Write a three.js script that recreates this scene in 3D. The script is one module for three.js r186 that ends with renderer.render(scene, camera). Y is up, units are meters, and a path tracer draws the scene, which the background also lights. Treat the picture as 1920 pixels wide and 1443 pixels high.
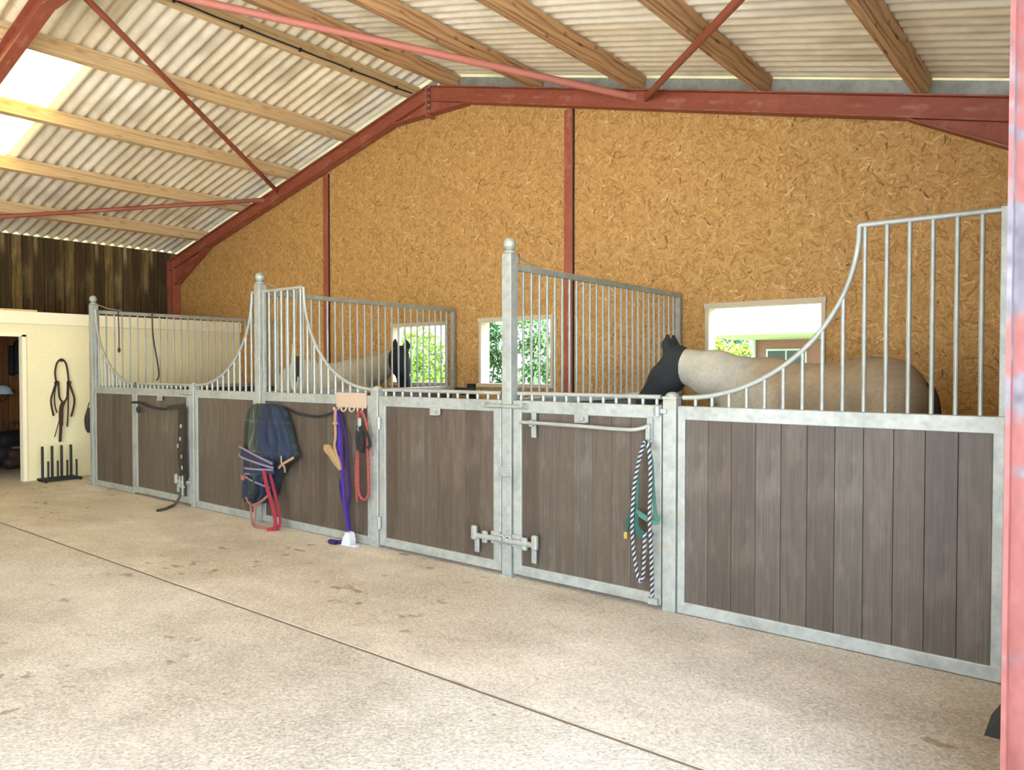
import * as THREE from 'three';
import { RoundedBoxGeometry } from 'three/addons/geometries/RoundedBoxGeometry.js';
import { mergeGeometries, mergeVertices } from 'three/addons/utils/BufferGeometryUtils.js';
import { MarchingCubes } from 'three/addons/objects/MarchingCubes.js';

// ------------------------------------------------------------------ camera, sky, sun, exposure
const scene = new THREE.Scene();
const FOCAL = 1416;                                            // pixels of the 1443 high frame
const camera = new THREE.PerspectiveCamera(2 * Math.atan(721.5 / FOCAL) * 180 / Math.PI, 1920 / 1443, 0.05, 300);
camera.position.set(0, 1.5, 0);
camera.rotation.order = 'YXZ';
camera.rotation.y = 38.6 * Math.PI / 180;                      // looking left of the gable's normal
camera.rotation.x = -Math.atan(30 / FOCAL);
const renderer = new THREE.WebGLRenderer({ antialias: true });
renderer.toneMapping = THREE.LinearToneMapping;
renderer.toneMappingExposure = 9.3;
renderer.shadowMap.enabled = true;
scene.background = new THREE.Color().setRGB(0.82, 0.94, 1.1);  // even bright summer haze
const sun = new THREE.DirectionalLight(new THREE.Color().setRGB(1, 0.96, 0.9), 4.0);
sun.position.set(-7, 26, 13); sun.target.position.set(-6, 0, -2);
sun.castShadow = true; sun.shadow.mapSize.set(4096, 4096);
Object.assign(sun.shadow.camera, { left: -22, right: 22, top: 22, bottom: -22, near: 1, far: 70 });
scene.add(sun, sun.target);

// ------------------------------------------------------------------ small tools
let seed = 20240611;
const rnd = () => { seed = (seed * 1664525 + 1013904223) >>> 0; return seed / 4294967296; };
const rr = (a, b) => a + (b - a) * rnd();
const V = (x, y, z) => new THREE.Vector3(x, y, z);
const taken = new Map(), origin = new WeakMap();
function numbered(name) { const n = taken.get(name) ?? 0; taken.set(name, n + 1); return n ? name + '_' + String(n).padStart(3, '0') : name; }
function thing(name, label, category, at = [0, 0, 0], group, kind) {
  const o = new THREE.Group(); o.name = numbered(name); o.position.set(...at); origin.set(o, V(...at));
  o.userData = { label, category }; if (group) o.userData.group = group; if (kind) o.userData.kind = kind;
  scene.add(o); return o;
}
const struct = (name, label, category, at) => thing(name, label, category, at, null, 'structure');
function merged(list) {
  if (!Array.isArray(list)) return list;
  if (list.length === 1) return list[0];
  return mergeGeometries(list.map((g) => { const n = g.index ? g.toNonIndexed() : g; for (const k of Object.keys(n.attributes)) if (!['position', 'normal', 'uv'].includes(k)) n.deleteAttribute(k); return n; }));
}
// geometry in world coordinates -> a part of its thing
function part(name, geos, mat, parent, label) {
  const g = merged(geos).clone(), o = origin.get(parent); g.translate(-o.x, -o.y, -o.z);
  const m = new THREE.Mesh(g, mat); m.name = name; m.castShadow = m.receiveShadow = true; if (label) m.userData.label = label;
  parent.add(m); origin.set(m, o); return m;
}
// shared geometry, placed
function piece(name, g, mat, parent, x, y, z, rot) {
  const o = origin.get(parent), m = new THREE.Mesh(g, mat); m.name = name; m.position.set(x - o.x, y - o.y, z - o.z);
  if (rot) m.rotation.set(...rot); m.castShadow = m.receiveShadow = true; parent.add(m); origin.set(m, V(x, y, z)); return m;
}
// uv in metres from the face direction; v runs along the grain axis
function metreUV(g0, grain = 'y', du = 0, dv = 0) {
  const g = g0.index ? g0.toNonIndexed() : g0, p = g.attributes.position, n = g.attributes.normal, uv = new Float32Array(p.count * 2), ax = ['x', 'y', 'z'], gi = ax.indexOf(grain);
  for (let i = 0; i < p.count; i++) {
    const nn = [Math.abs(n.getX(i)), Math.abs(n.getY(i)), Math.abs(n.getZ(i))], q = [p.getX(i), p.getY(i), p.getZ(i)];
    const d = nn[0] > nn[1] && nn[0] > nn[2] ? 0 : nn[1] > nn[2] ? 1 : 2;
    let a = [0, 1, 2].filter((k) => k !== d); if (a[0] === gi) a = [a[1], a[0]]; else if (a[1] !== gi) a = [a[0], a[1]];
    uv[2 * i] = q[a[0]] + du; uv[2 * i + 1] = q[a[1]] + dv;
  }
  g.setAttribute('uv', new THREE.BufferAttribute(uv, 2)); return g;
}
const box = (x0, x1, y0, y1, z0, z1, grain = 'y') => metreUV(new THREE.BoxGeometry(x1 - x0, y1 - y0, z1 - z0).translate((x0 + x1) / 2, (y0 + y1) / 2, (z0 + z1) / 2), grain);
const rbox = (x0, x1, y0, y1, z0, z1, r = 0.006, grain = 'y') => metreUV(new RoundedBoxGeometry(x1 - x0, y1 - y0, z1 - z0, 1, r).translate((x0 + x1) / 2, (y0 + y1) / 2, (z0 + z1) / 2), grain);
// a bar of w (sideways) by h (along up) from a to b, shifted along up
function beam(a, b, w, h, up = V(0, 1, 0), shift = 0) {
  const d = b.clone().sub(a), L = d.length(); d.normalize();
  const s = d.clone().cross(up).normalize(), u = s.clone().cross(d).normalize();
  const g = metreUV(new THREE.BoxGeometry(w, h, L), 'z').translate(0, shift, 0);
  g.applyMatrix4(new THREE.Matrix4().makeBasis(s, u, d.clone().negate())); const c = a.clone().add(b).multiplyScalar(0.5);
  return g.translate(c.x, c.y, c.z);
}
const isection = (a, b, w, h, up) => [beam(a, b, w, 0.012, up, h / 2 - 0.006), beam(a, b, w, 0.012, up, -h / 2 + 0.006), beam(a, b, 0.01, h - 0.02, up)];
const cyl = (r, h, x, y, z, seg = 10, axis = 'y') => { const g = new THREE.CylinderGeometry(r, r, h, seg); if (axis === 'x') g.rotateZ(Math.PI / 2); if (axis === 'z') g.rotateX(Math.PI / 2); return g.translate(x, y, z); };
const tube = (pts, r, n = 40, seg = 8, closed = false) => new THREE.TubeGeometry(new THREE.CatmullRomCurve3(pts.map((p) => p.isVector3 ? p : V(...p)), closed, 'catmullrom', 0.5), n, r, seg, closed);
// a flat strap along points; face = outward direction
function strap(pts, w, t, face = V(0, 0, 1), n = 24) {
  const c = new THREE.CatmullRomCurve3(pts.map((p) => V(...p)), false, 'catmullrom', 0.5), pos = [], idx = [], uv = [];
  for (let i = 0; i <= n; i++) {
    const p = c.getPoint(i / n), d = c.getTangent(i / n), s = d.clone().cross(face).normalize(), f = s.clone().cross(d).normalize();
    for (const [a, b] of [[-1, -1], [1, -1], [1, 1], [-1, 1]]) { const q = p.clone().addScaledVector(s, a * w / 2).addScaledVector(f, b * t / 2); pos.push(q.x, q.y, q.z); uv.push(a * w / 2, i / n); }
    if (i) for (let k = 0; k < 4; k++) { const A = (i - 1) * 4 + k, B = (i - 1) * 4 + (k + 1) % 4; idx.push(A, B, A + 4, B, B + 4, A + 4); }
  }
  const e = n * 4; idx.push(0, 2, 1, 0, 3, 2, e, e + 1, e + 2, e, e + 2, e + 3);
  const g = new THREE.BufferGeometry(); g.setAttribute('position', new THREE.Float32BufferAttribute(pos, 3)); g.setAttribute('uv', new THREE.Float32BufferAttribute(uv, 2)); g.setIndex(idx);
  const f = g.toNonIndexed(); f.computeVertexNormals(); return f;
}
function extruded(pts, z0, z1, holes = []) {
  const s = new THREE.Shape(pts.map((p) => new THREE.Vector2(...p)));
  for (const h of holes) s.holes.push(new THREE.Path(h.map((p) => new THREE.Vector2(...p))));
  return metreUV(new THREE.ExtrudeGeometry(s, { depth: z1 - z0, bevelEnabled: false }).translate(0, 0, z0), 'y');
}

// ------------------------------------------------------------------ computed textures
function hash(x, y, s) { let h = (x * 374761393 + y * 668265263 + s * 2147483647) | 0; h = Math.imul(h ^ (h >>> 13), 1274126177); h ^= h >>> 16; return (h >>> 0) / 4294967296; }
function vnoise(x, y, px, py, s) {
  const xi = Math.floor(x), yi = Math.floor(y), fx = x - xi, fy = y - yi, u = fx * fx * (3 - 2 * fx), v = fy * fy * (3 - 2 * fy);
  const X0 = ((xi % px) + px) % px, X1 = (X0 + 1) % px, Y0 = ((yi % py) + py) % py, Y1 = (Y0 + 1) % py;
  const a = hash(X0, Y0, s), b = hash(X1, Y0, s), c = hash(X0, Y1, s), d = hash(X1, Y1, s);
  return a + (b - a) * u + (c - a) * v + (a - b - c + d) * u * v;
}
function fbm(u, v, fx, fy, oct, s) { let t = 0, a = 0.5, w = 0; for (let o = 0; o < oct; o++) { t += a * vnoise(u * fx, v * fy, fx, fy, s + o * 17); w += a; a *= 0.55; fx *= 2; fy *= 2; } return t / w; }
const clamp = (x, a = 0, b = 1) => Math.min(b, Math.max(a, x)), mixc = (a, b, t) => a.map((x, i) => x + (b[i] - x) * t);
function texture(w, h, fn, size, srgb = true) {                 // size = metres covered [u, v]
  const d = new Uint8Array(w * h * 4);
  for (let j = 0; j < h; j++) for (let i = 0; i < w; i++) { const c = fn((i + 0.5) / w, (j + 0.5) / h), k = (j * w + i) * 4; d[k] = clamp(c[0], 0, 255); d[k + 1] = clamp(c[1], 0, 255); d[k + 2] = clamp(c[2], 0, 255); d[k + 3] = 255; }
  return finish(new THREE.DataTexture(d, w, h), size, srgb);
}
function finish(t, size, srgb) {
  t.wrapS = t.wrapT = THREE.RepeatWrapping; t.repeat.set(1 / size[0], 1 / size[1]); t.magFilter = THREE.LinearFilter; t.minFilter = THREE.LinearMipmapLinearFilter; t.generateMipmaps = true;
  if (srgb) t.colorSpace = THREE.SRGBColorSpace; t.needsUpdate = true; return t;
}
// oriented strand board: layered wood strands
function strandTexture() {
  const N = 1024, d = new Uint8Array(N * N * 4), base = [184, 144, 88];
  for (let i = 0; i < N * N; i++) { d[4 * i] = base[0]; d[4 * i + 1] = base[1]; d[4 * i + 2] = base[2]; d[4 * i + 3] = 255; }
  const tones = [[196, 156, 98], [182, 141, 84], [206, 168, 112], [172, 130, 74], [190, 150, 92], [199, 161, 105], [160, 118, 66], [186, 146, 90]];
  for (let k = 0; k < 8500; k++) {
    const cx = rnd() * N, cy = rnd() * N, L = rr(18, 62), w = rr(2.5, 9), a = rnd() * Math.PI, ca = Math.cos(a), sa = Math.sin(a);
    let c = tones[Math.floor(rnd() * tones.length)]; const special = rnd(); if (special < 0.014) c = [226, 194, 142]; else if (special < 0.024) c = [118, 84, 46];
    const f = rr(0.55, 0.95), bend = rr(-0.004, 0.004);
    for (let s = -L / 2; s < L / 2; s += 0.7) for (let t = -w / 2; t < w / 2; t += 0.7) {
      const tt = t + bend * s * s, x = Math.round(cx + s * ca - tt * sa), y = Math.round(cy + s * sa + tt * ca), q = (((y % N) + N) % N * N + ((x % N) + N) % N) * 4;
      const edge = t > w / 2 - 1 ? 0.96 : 1;
      for (let m = 0; m < 3; m++) d[q + m] = d[q + m] * (1 - f) + c[m] * edge * f;
    }
  }
  return finish(new THREE.DataTexture(d, N, N), [1.9, 1.9], true);
}
const T = {};
T.osb = strandTexture();
T.concrete = texture(2048, 2048, (u, v) => {
  const big = fbm(u, v, 5, 5, 4, 3), mid = fbm(u, v, 26, 26, 3, 9), fine = fbm(u, v, 560, 560, 2, 21), smear = fbm(u, v, 9, 34, 3, 51);
  let c = mixc([184, 178, 170], [204, 200, 195], clamp((big - 0.35) * 2.6));
  const k = (mid - 0.5) * 24 + (fine - 0.5) * 62 + (smear - 0.5) * 16; c = c.map((x) => x + k);
  const muck = fbm(u + 0.37, v + 0.11, 44, 60, 3, 77), m = clamp((muck - 0.70) * 9) * 0.6 * clamp((fbm(u, v, 4, 4, 2, 91) - 0.42) * 6); c = mixc(c, [118, 101, 78], m);
  const grit = vnoise(u * 512, v * 512, 512, 512, 5); if (grit > 0.93) c = c.map((x) => x * 0.78);
  return c;
}, [5.3, 5.3]);
T.concreteBump = texture(512, 512, (u, v) => { const k = 128 + (fbm(u, v, 120, 120, 2, 8) - 0.5) * 150 + (fbm(u, v, 16, 16, 3, 2) - 0.5) * 70; return [k, k, k]; }, [1.3, 1.3], false);
T.slatBoard = [0, 1, 2].map((s) => texture(128, 1024, (u, v) => {
  const g = fbm(u, v, 22, 3, 3, 31 + s), f = fbm(u, v, 60, 8, 2, 41 + s), smudge = fbm(u, v, 2, 6, 4, 52 + s * 7), scuff = fbm(u, v, 3, 9, 4, 63 + s * 5);
  let c = [81, 72, 62]; c = c.map((x) => x + (g - 0.5) * 24 + (f - 0.5) * 16);
  c = mixc(c, [124, 115, 106], clamp((smudge - 0.52) * 2.2) * 0.5); c = mixc(c, [116, 108, 100], clamp((scuff - 0.6) * 3) * 0.35);
  return c;
}, [0.14, 1.2]));
T.galv = texture(512, 512, (u, v) => {
  const sp = fbm(u, v, 22, 22, 2, 4), st = fbm(u, v, 6, 5, 4, 14), r = fbm(u, v, 60, 60, 2, 19);
  let c = [153, 157, 150].map((x) => x + (sp - 0.5) * 22 + (st - 0.5) * 36 + (r - 0.5) * 14);
  return mixc(c, [168, 160, 140], clamp((fbm(u + 0.2, v, 9, 9, 3, 34) - 0.63) * 4) * 0.5);
}, [0.9, 0.9]);
T.sheet = texture(512, 1024, (u, v) => {
  const a = fbm(u, v, 5, 4, 4, 61), b = fbm(u, v, 40, 14, 2, 71), c0 = fbm(u, v, 70, 70, 2, 75);
  let c = mixc([224, 213, 188], [241, 233, 213], clamp((a - 0.3) * 2)).map((x) => x + (b - 0.5) * 22 + (c0 - 0.5) * 16);
  return mixc(c, [146, 128, 100], clamp((fbm(u + 0.3, v + 0.7, 8, 5, 4, 83) - 0.64) * 4) * 0.55);
}, [2.6, 5.2]);
function timber(base, dark, knotty, s) {
  return texture(256, 1024, (u, v) => {
    const w = fbm(u, v, 3, 4, 3, s) * 0.35, g = fbm(u + w * 0.3, v, 26, 3, 3, s + 5), f = fbm(u, v, 90, 14, 2, s + 9);
    let c = mixc(base, dark, clamp((g - 0.42) * 2.4) * 0.7).map((x) => x + (f - 0.5) * 24);
    const k = fbm(u + 0.4, v + 0.2, 7, 9, 2, s + 13); return mixc(c, dark.map((x) => x * 0.7), clamp((k - 0.72) * 8) * knotty);
  }, [0.5, 2.2]);
}
T.purlin = timber([206, 178, 132], [164, 128, 82], 0.35, 101);
T.roughPurlin = timber([198, 158, 112], [112, 72, 44], 1.0, 131);
T.weather = [0, 1].map((k) => texture(128, 512, (u, v) => {
  const g = fbm(u, v, 18, 3, 3, 151 + k * 9), st = fbm(u, v, 4, 3, 4, 163 + k * 9), f = fbm(u, v, 50, 30, 2, 171 + k);
  let c = mixc([74, 60, 34], [124, 106, 62], clamp((g - 0.35) * 2)).map((x) => x + (f - 0.5) * 20);
  return mixc(c, [176, 164, 120], clamp((st - 0.53) * 4) * 0.65);
}, [0.6, 1.9]));
T.oxide = texture(256, 512, (u, v) => { const a = fbm(u, v, 6, 6, 4, 181), b = fbm(u, v, 50, 50, 2, 185); let c = [150, 80, 58].map((x) => x + (a - 0.5) * 30 + (b - 0.5) * 14); return mixc(c, [188, 150, 132], clamp((fbm(u, v + 0.4, 12, 12, 3, 189) - 0.68) * 5) * 0.5); }, [1.1, 2.2]);
T.doorPost = texture(256, 1024, (u, v) => {                      // red oxide worn through to grey primer in patches
  const a = fbm(u, v, 5, 5, 4, 201), b = fbm(u, v, 8, 26, 4, 205), c0 = fbm(u, v, 60, 90, 2, 207);
  let c = [114, 60, 55].map((x) => x + (a - 0.5) * 34 + (c0 - 0.5) * 18); return mixc(c, [88, 92, 102].map((x) => x + (c0 - 0.5) * 50), clamp((b - 0.72 + clamp((v - 0.28) * 3, 0, 0.4)) * 9) * 0.85);
}, [1.5, 4.1]);
T.cream = texture(512, 512, (u, v) => { const a = fbm(u, v, 4, 4, 4, 221), b = fbm(u, v, 80, 80, 2, 225); return [236, 227, 184].map((x, i) => x + (a - 0.5) * 12 + (b - 0.5) * 7 - (i === 2 ? 2 : 0)); }, [2.4, 2.4]);
T.brown = timber([142, 96, 44], [86, 50, 22], 0.5, 241);
T.rug = texture(512, 512, (u, v) => {                            // green and navy check, worn
  const g = (x, p, w) => { const t = ((x * p) % 1 + 1) % 1; return t < w ? 1 : 0; };
  const line = Math.max(g(u + 0.03 * Math.sin(v * 19), 6, 0.1), g(v, 5, 0.07) * 0.8), wear = fbm(u, v, 18, 7, 3, 261), side = clamp((u - 0.46) * 9);
  let c = mixc([46, 52, 40], [20, 33, 54], side); c = mixc(c, [112, 114, 98], line * 0.45 * (1 - side * 0.75)); return c.map((x) => x + (wear - 0.5) * 46);
}, [1, 1]);
T.ropeTwist = texture(64, 64, (u, v) => { const t = ((u + v) % 1 + 1) % 1; return t < 0.5 ? [34, 36, 48] : [160, 162, 158]; }, [1, 1]);
T.redTwist = texture(64, 64, (u, v) => { const t = ((u + v * 2) % 1 + 1) % 1; return t < 0.72 ? [136, 56, 54] : [142, 84, 76]; }, [1, 1]);
T.coat = texture(256, 256, (u, v) => { const a = fbm(u, v, 5, 5, 4, 281), b = fbm(u, v, 60, 60, 2, 285), k = 226 + (a - 0.5) * 50 + (b - 0.5) * 30; return [k, k, k]; }, [0.8, 0.8]);
T.grass = texture(256, 256, (u, v) => { const a = fbm(u, v, 8, 8, 4, 301), b = fbm(u, v, 90, 90, 2, 305); return [72, 94, 42].map((x) => x + (a - 0.5) * 50 + (b - 0.5) * 50); }, [3, 3]);

const std = (o) => new THREE.MeshStandardMaterial({ roughness: 0.8, metalness: 0, ...o });
const M = {
  osb: std({ map: T.osb, color: 0xf8f3e4, roughness: 0.75 }),
  slabFar: std({ map: T.concrete, bumpMap: T.concreteBump, bumpScale: 0.003, color: 0xf3eee6, roughness: 0.85 }),
  slabNear: std({ map: T.concrete, bumpMap: T.concreteBump, bumpScale: 0.005, color: 0xeae8e3, roughness: 0.85 }),
  slabBase: std({ color: 0x6e5f4a, roughness: 1 }),
  yard: std({ color: 0xcfcdc8, roughness: 0.95 }), grass: std({ map: T.grass, roughness: 1 }), gravel: std({ map: T.concrete, color: 0xd8d0c4, roughness: 1 }),
  oxide: std({ map: T.oxide, roughness: 0.6 }), doorPost: std({ map: T.doorPost, roughness: 0.55 }), brace: std({ color: 0xb87264, roughness: 0.6 }),
  galv: new THREE.MeshPhysicalMaterial({ map: T.galv, roughness: 0.45, metalness: 0.25 }),
  galvDark: std({ color: 0x8f948f, roughness: 0.5, metalness: 0.4 }),
  boards: [[0, 0xffffff], [1, 0xf3ece6], [2, 0xfff8f2], [0, 0xe6ddd6], [1, 0xfffaf4]].map(([k, c]) => std({ map: T.slatBoard[k], color: c, roughness: 0.5 })),
  sheet: [0xffffff, 0xf7f3ea, 0xfffbf0].map((c) => std({ map: T.sheet, color: c, roughness: 0.85, side: THREE.DoubleSide })),
  skylight: new THREE.MeshPhysicalMaterial({ color: 0xffeaa4, roughness: 1, transmission: 0.24, thickness: 0, side: THREE.DoubleSide }),
  purlin: std({ map: T.purlin, roughness: 0.8 }), purlinRough: std({ map: T.roughPurlin, roughness: 0.85 }),
  weather: [[0, 0xffffff], [1, 0xece4d2], [0, 0xd8cfb8], [1, 0xfff6e0]].map(([k, c]) => std({ map: T.weather[k], color: c, roughness: 0.9 })),
  brown: [0xffffff, 0xe2d6c6, 0xfff0da].map((c) => std({ map: T.brown, color: c, roughness: 0.75 })),
  cream: std({ map: T.cream, roughness: 0.65 }), creamTrim: std({ color: 0xf2ebca, roughness: 0.6 }),
  pine: std({ color: 0xc2b69c, roughness: 0.7 }),
  black: std({ color: 0x17171a, roughness: 0.7 }), cable: std({ color: 0x1d1a18, roughness: 0.6 }), darkMetal: std({ color: 0x2c2d28, roughness: 0.55, metalness: 0.3 }),
  leather: std({ color: 0x3c2a1c, roughness: 0.6 }), leatherDark: std({ color: 0x2a2018, roughness: 0.6 }),
  white: std({ color: 0xc2c6cc, roughness: 0.6 }), purple: std({ color: 0x3a1f80, roughness: 0.85 }), purpleDark: std({ color: 0x2a1654, roughness: 0.9 }),
  jute: std({ color: 0x96795a, roughness: 0.95 }), straw: std({ color: 0x947a56, roughness: 1 }), redStrap: std({ color: 0x902634, roughness: 0.75 }), pinkStrap: std({ color: 0x8e5c54, roughness: 0.85 }),
  rackPink: std({ color: 0xb09a84, roughness: 0.7 }), lilac: std({ color: 0x7c6c7c, roughness: 0.8 }), navy: std({ color: 0x232a40, roughness: 0.9 }), green: std({ color: 0x234e42, roughness: 0.8 }), mint: std({ color: 0x3c6e5e, roughness: 0.7 }),
  rug: std({ map: T.rug, roughness: 0.85, side: THREE.DoubleSide }), brass: std({ color: 0xc9a25c, roughness: 0.4, metalness: 0.7 }),
  ropeTwist: std({ map: T.ropeTwist, roughness: 0.9 }), redRope: std({ map: T.redTwist, roughness: 0.9 }), greyRope: std({ color: 0x9aa394, roughness: 0.9 }), darkRope: std({ color: 0x4c463c, roughness: 0.9 }),
  mask: std({ color: 0x24282a, roughness: 0.85 }), hair: std({ color: 0x3a3128, roughness: 0.9 }), paleBlue: std({ color: 0xc4d4dc, roughness: 0.6 }),
  shedBrick: std({ color: 0x946864, roughness: 0.9 }), shedRoof: std({ color: 0xe2e0dd, roughness: 0.8 }), glassDark: std({ color: 0x4a565e, roughness: 0.2 }), trunk: std({ color: 0x5b4a38, roughness: 0.95 }),
};
T.ropeTwist.repeat.set(64, 2); T.redTwist.repeat.set(40, 1);

// ------------------------------------------------------------------ measures of the barn
const XA = -6.86, YA = 5.094, SLOPE = 0.2446, XL = -13.5, XR = -0.22;     // ridge, eaves (rafter tops)
const ZG = -7.0, ZF2 = -2.75, ZF3 = 1.5, ZE = 5.75;                        // gable, frames, far end
const rafterTop = (x) => YA - SLOPE * Math.abs(x - XA);
const PURLIN_H = 0.175, roofY = (x) => rafterTop(x) + PURLIN_H + 0.027;
const CS = 1 / Math.sqrt(1 + SLOPE * SLOPE);

// ------------------------------------------------------------------ floor and ground
{
  const f = struct('floor', 'dusty beige concrete floor with one long joint', 'floor', [-6.8, 0, -0.7]);
  part('bedding_base', box(-13.7, 0.1, -0.3, -0.07, -7.2, ZE), M.slabBase, f);
  const slab = (z0, z1, m) => part('concrete_slab', rbox(-13.7, 0.08, -0.11, 0, z0, z1, 0.004, 'z'), m, f);
  slab(-7.15, -2.644, M.slabFar); slab(-2.622, 1.62, M.slabNear); part('joint_filler', box(-13.7, 0.08, -0.1, -0.005, -2.645, -2.621, 'x'), M.slabBase, f); slab(1.636, ZE, M.slabNear);
  const y = struct('ground_yard', 'pale concrete yard outside the barn', 'ground', [6, -0.05, 0]);
  part('yard_surface', [box(0.08, 40, -0.2, -0.03, -7.2, 40), box(-40, 0.08, -0.2, -0.03, ZE, 40)], M.yard, y);
  const g = struct('ground_grass', 'green grass behind the barn windows', 'grass', [-6, -0.05, -25]);
  part('turf', [box(-60, 40, -0.25, -0.05, -60, -9.6), box(-60, -16.2, -0.25, -0.05, -9.6, 40)], M.grass, g);
  const p = struct('ground_path', 'pale gravel path round the barn', 'path', [-7, -0.05, -8.4]);
  part('gravel', [box(-16.2, 40, -0.25, -0.04, -9.6, -7.2), box(-16.2, -13.7, -0.25, -0.04, -7.2, 40)], M.gravel, p);
}
// ------------------------------------------------------------------ roof
{
  const c = struct('ceiling', 'pale corrugated roof on timber purlins', 'roof', [XA, YA, 0]);
  const PITCH = 0.146, NW = 7, SW = PITCH * NW;
  const rows = [[0.06, 1.95], [1.8, 4.6], [4.45, 7.15]];         // distance from ridge along the slope
  function sheetGeo(L) {
    const n = NW * 8, pos = [], uv = [], idx = [];
    for (let i = 0; i <= n; i++) for (const k of [0, 1]) { const z = i / n * SW; pos.push(k * L, 0.024 * Math.cos(2 * Math.PI * z / PITCH), z); uv.push(z, k * L); }
    for (let i = 0; i < n; i++) { const a = 2 * i; idx.push(a, a + 1, a + 2, a + 1, a + 3, a + 2); }
    const g = new THREE.BufferGeometry(); g.setAttribute('position', new THREE.Float32BufferAttribute(pos, 3)); g.setAttribute('uv', new THREE.Float32BufferAttribute(uv, 2)); g.setIndex(idx); g.computeVertexNormals(); return g;
  }
  const geos = rows.map(([a, b]) => sheetGeo(b - a)), ang = Math.atan(SLOPE);
  const Z0 = ZG - 0.25;
  for (const side of [-1, 1]) rows.forEach(([a], r) => {
    for (let k = 0; k < 13; k++) {
      const z = Z0 + 0.0 + k * SW - 0.02 * 0, x = XA + side * a * CS, y = roofY(x) + (2 - r) * 0.008;
      const lightSheet = r === 1 && [4, 5].includes(k);
      // the sheet of the left slope starts at z = -3.6 (k * pitch chosen so)
      const zz = z + (-3.6 - (Z0 + 4 * SW) > -SW ? (-3.6 - (Z0 + 4 * SW)) : 0);
      const m = piece(lightSheet ? 'translucent_sheet' : 'roof_sheet', geos[r], lightSheet ? M.skylight : M.sheet[(k * 5 + r * 3 + (side + 1)) % 3], c, x, y, zz, side === 1 ? [0, 0, -ang] : [0, 0, -(Math.PI - ang)]);
      if (side === -1) { m.rotation.set(0, 0, ang); m.scale.x = -1; }
      if (lightSheet) m.userData.label = 'translucent roof sheet letting daylight in';
    }
  });
  part('ridge_cap', [beam(V(XA - 0.11, roofY(XA) + 0.02, Z0), V(XA - 0.11, roofY(XA) + 0.02, ZE + 0.2), 0.27, 0.012, V(-SLOPE, 1, 0)), beam(V(XA + 0.11, roofY(XA) + 0.02, Z0), V(XA + 0.11, roofY(XA) + 0.02, ZE + 0.2), 0.27, 0.012, V(SLOPE, 1, 0))], M.sheet[0], c);
  for (const side of [-1, 1]) [0.32, 1.62, 2.94, 4.26, 5.58].forEach((d, i) => {
    const x = XA + side * d, up = V(side * SLOPE, 1, 0).normalize(), y = rafterTop(x);
    part('purlin', beam(V(x, y, ZG - 0.06), V(x, y, ZE), 0.07, PURLIN_H, up, PURLIN_H / 2), side === 1 ? M.purlinRough : M.purlin, c);
  });
}
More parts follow.
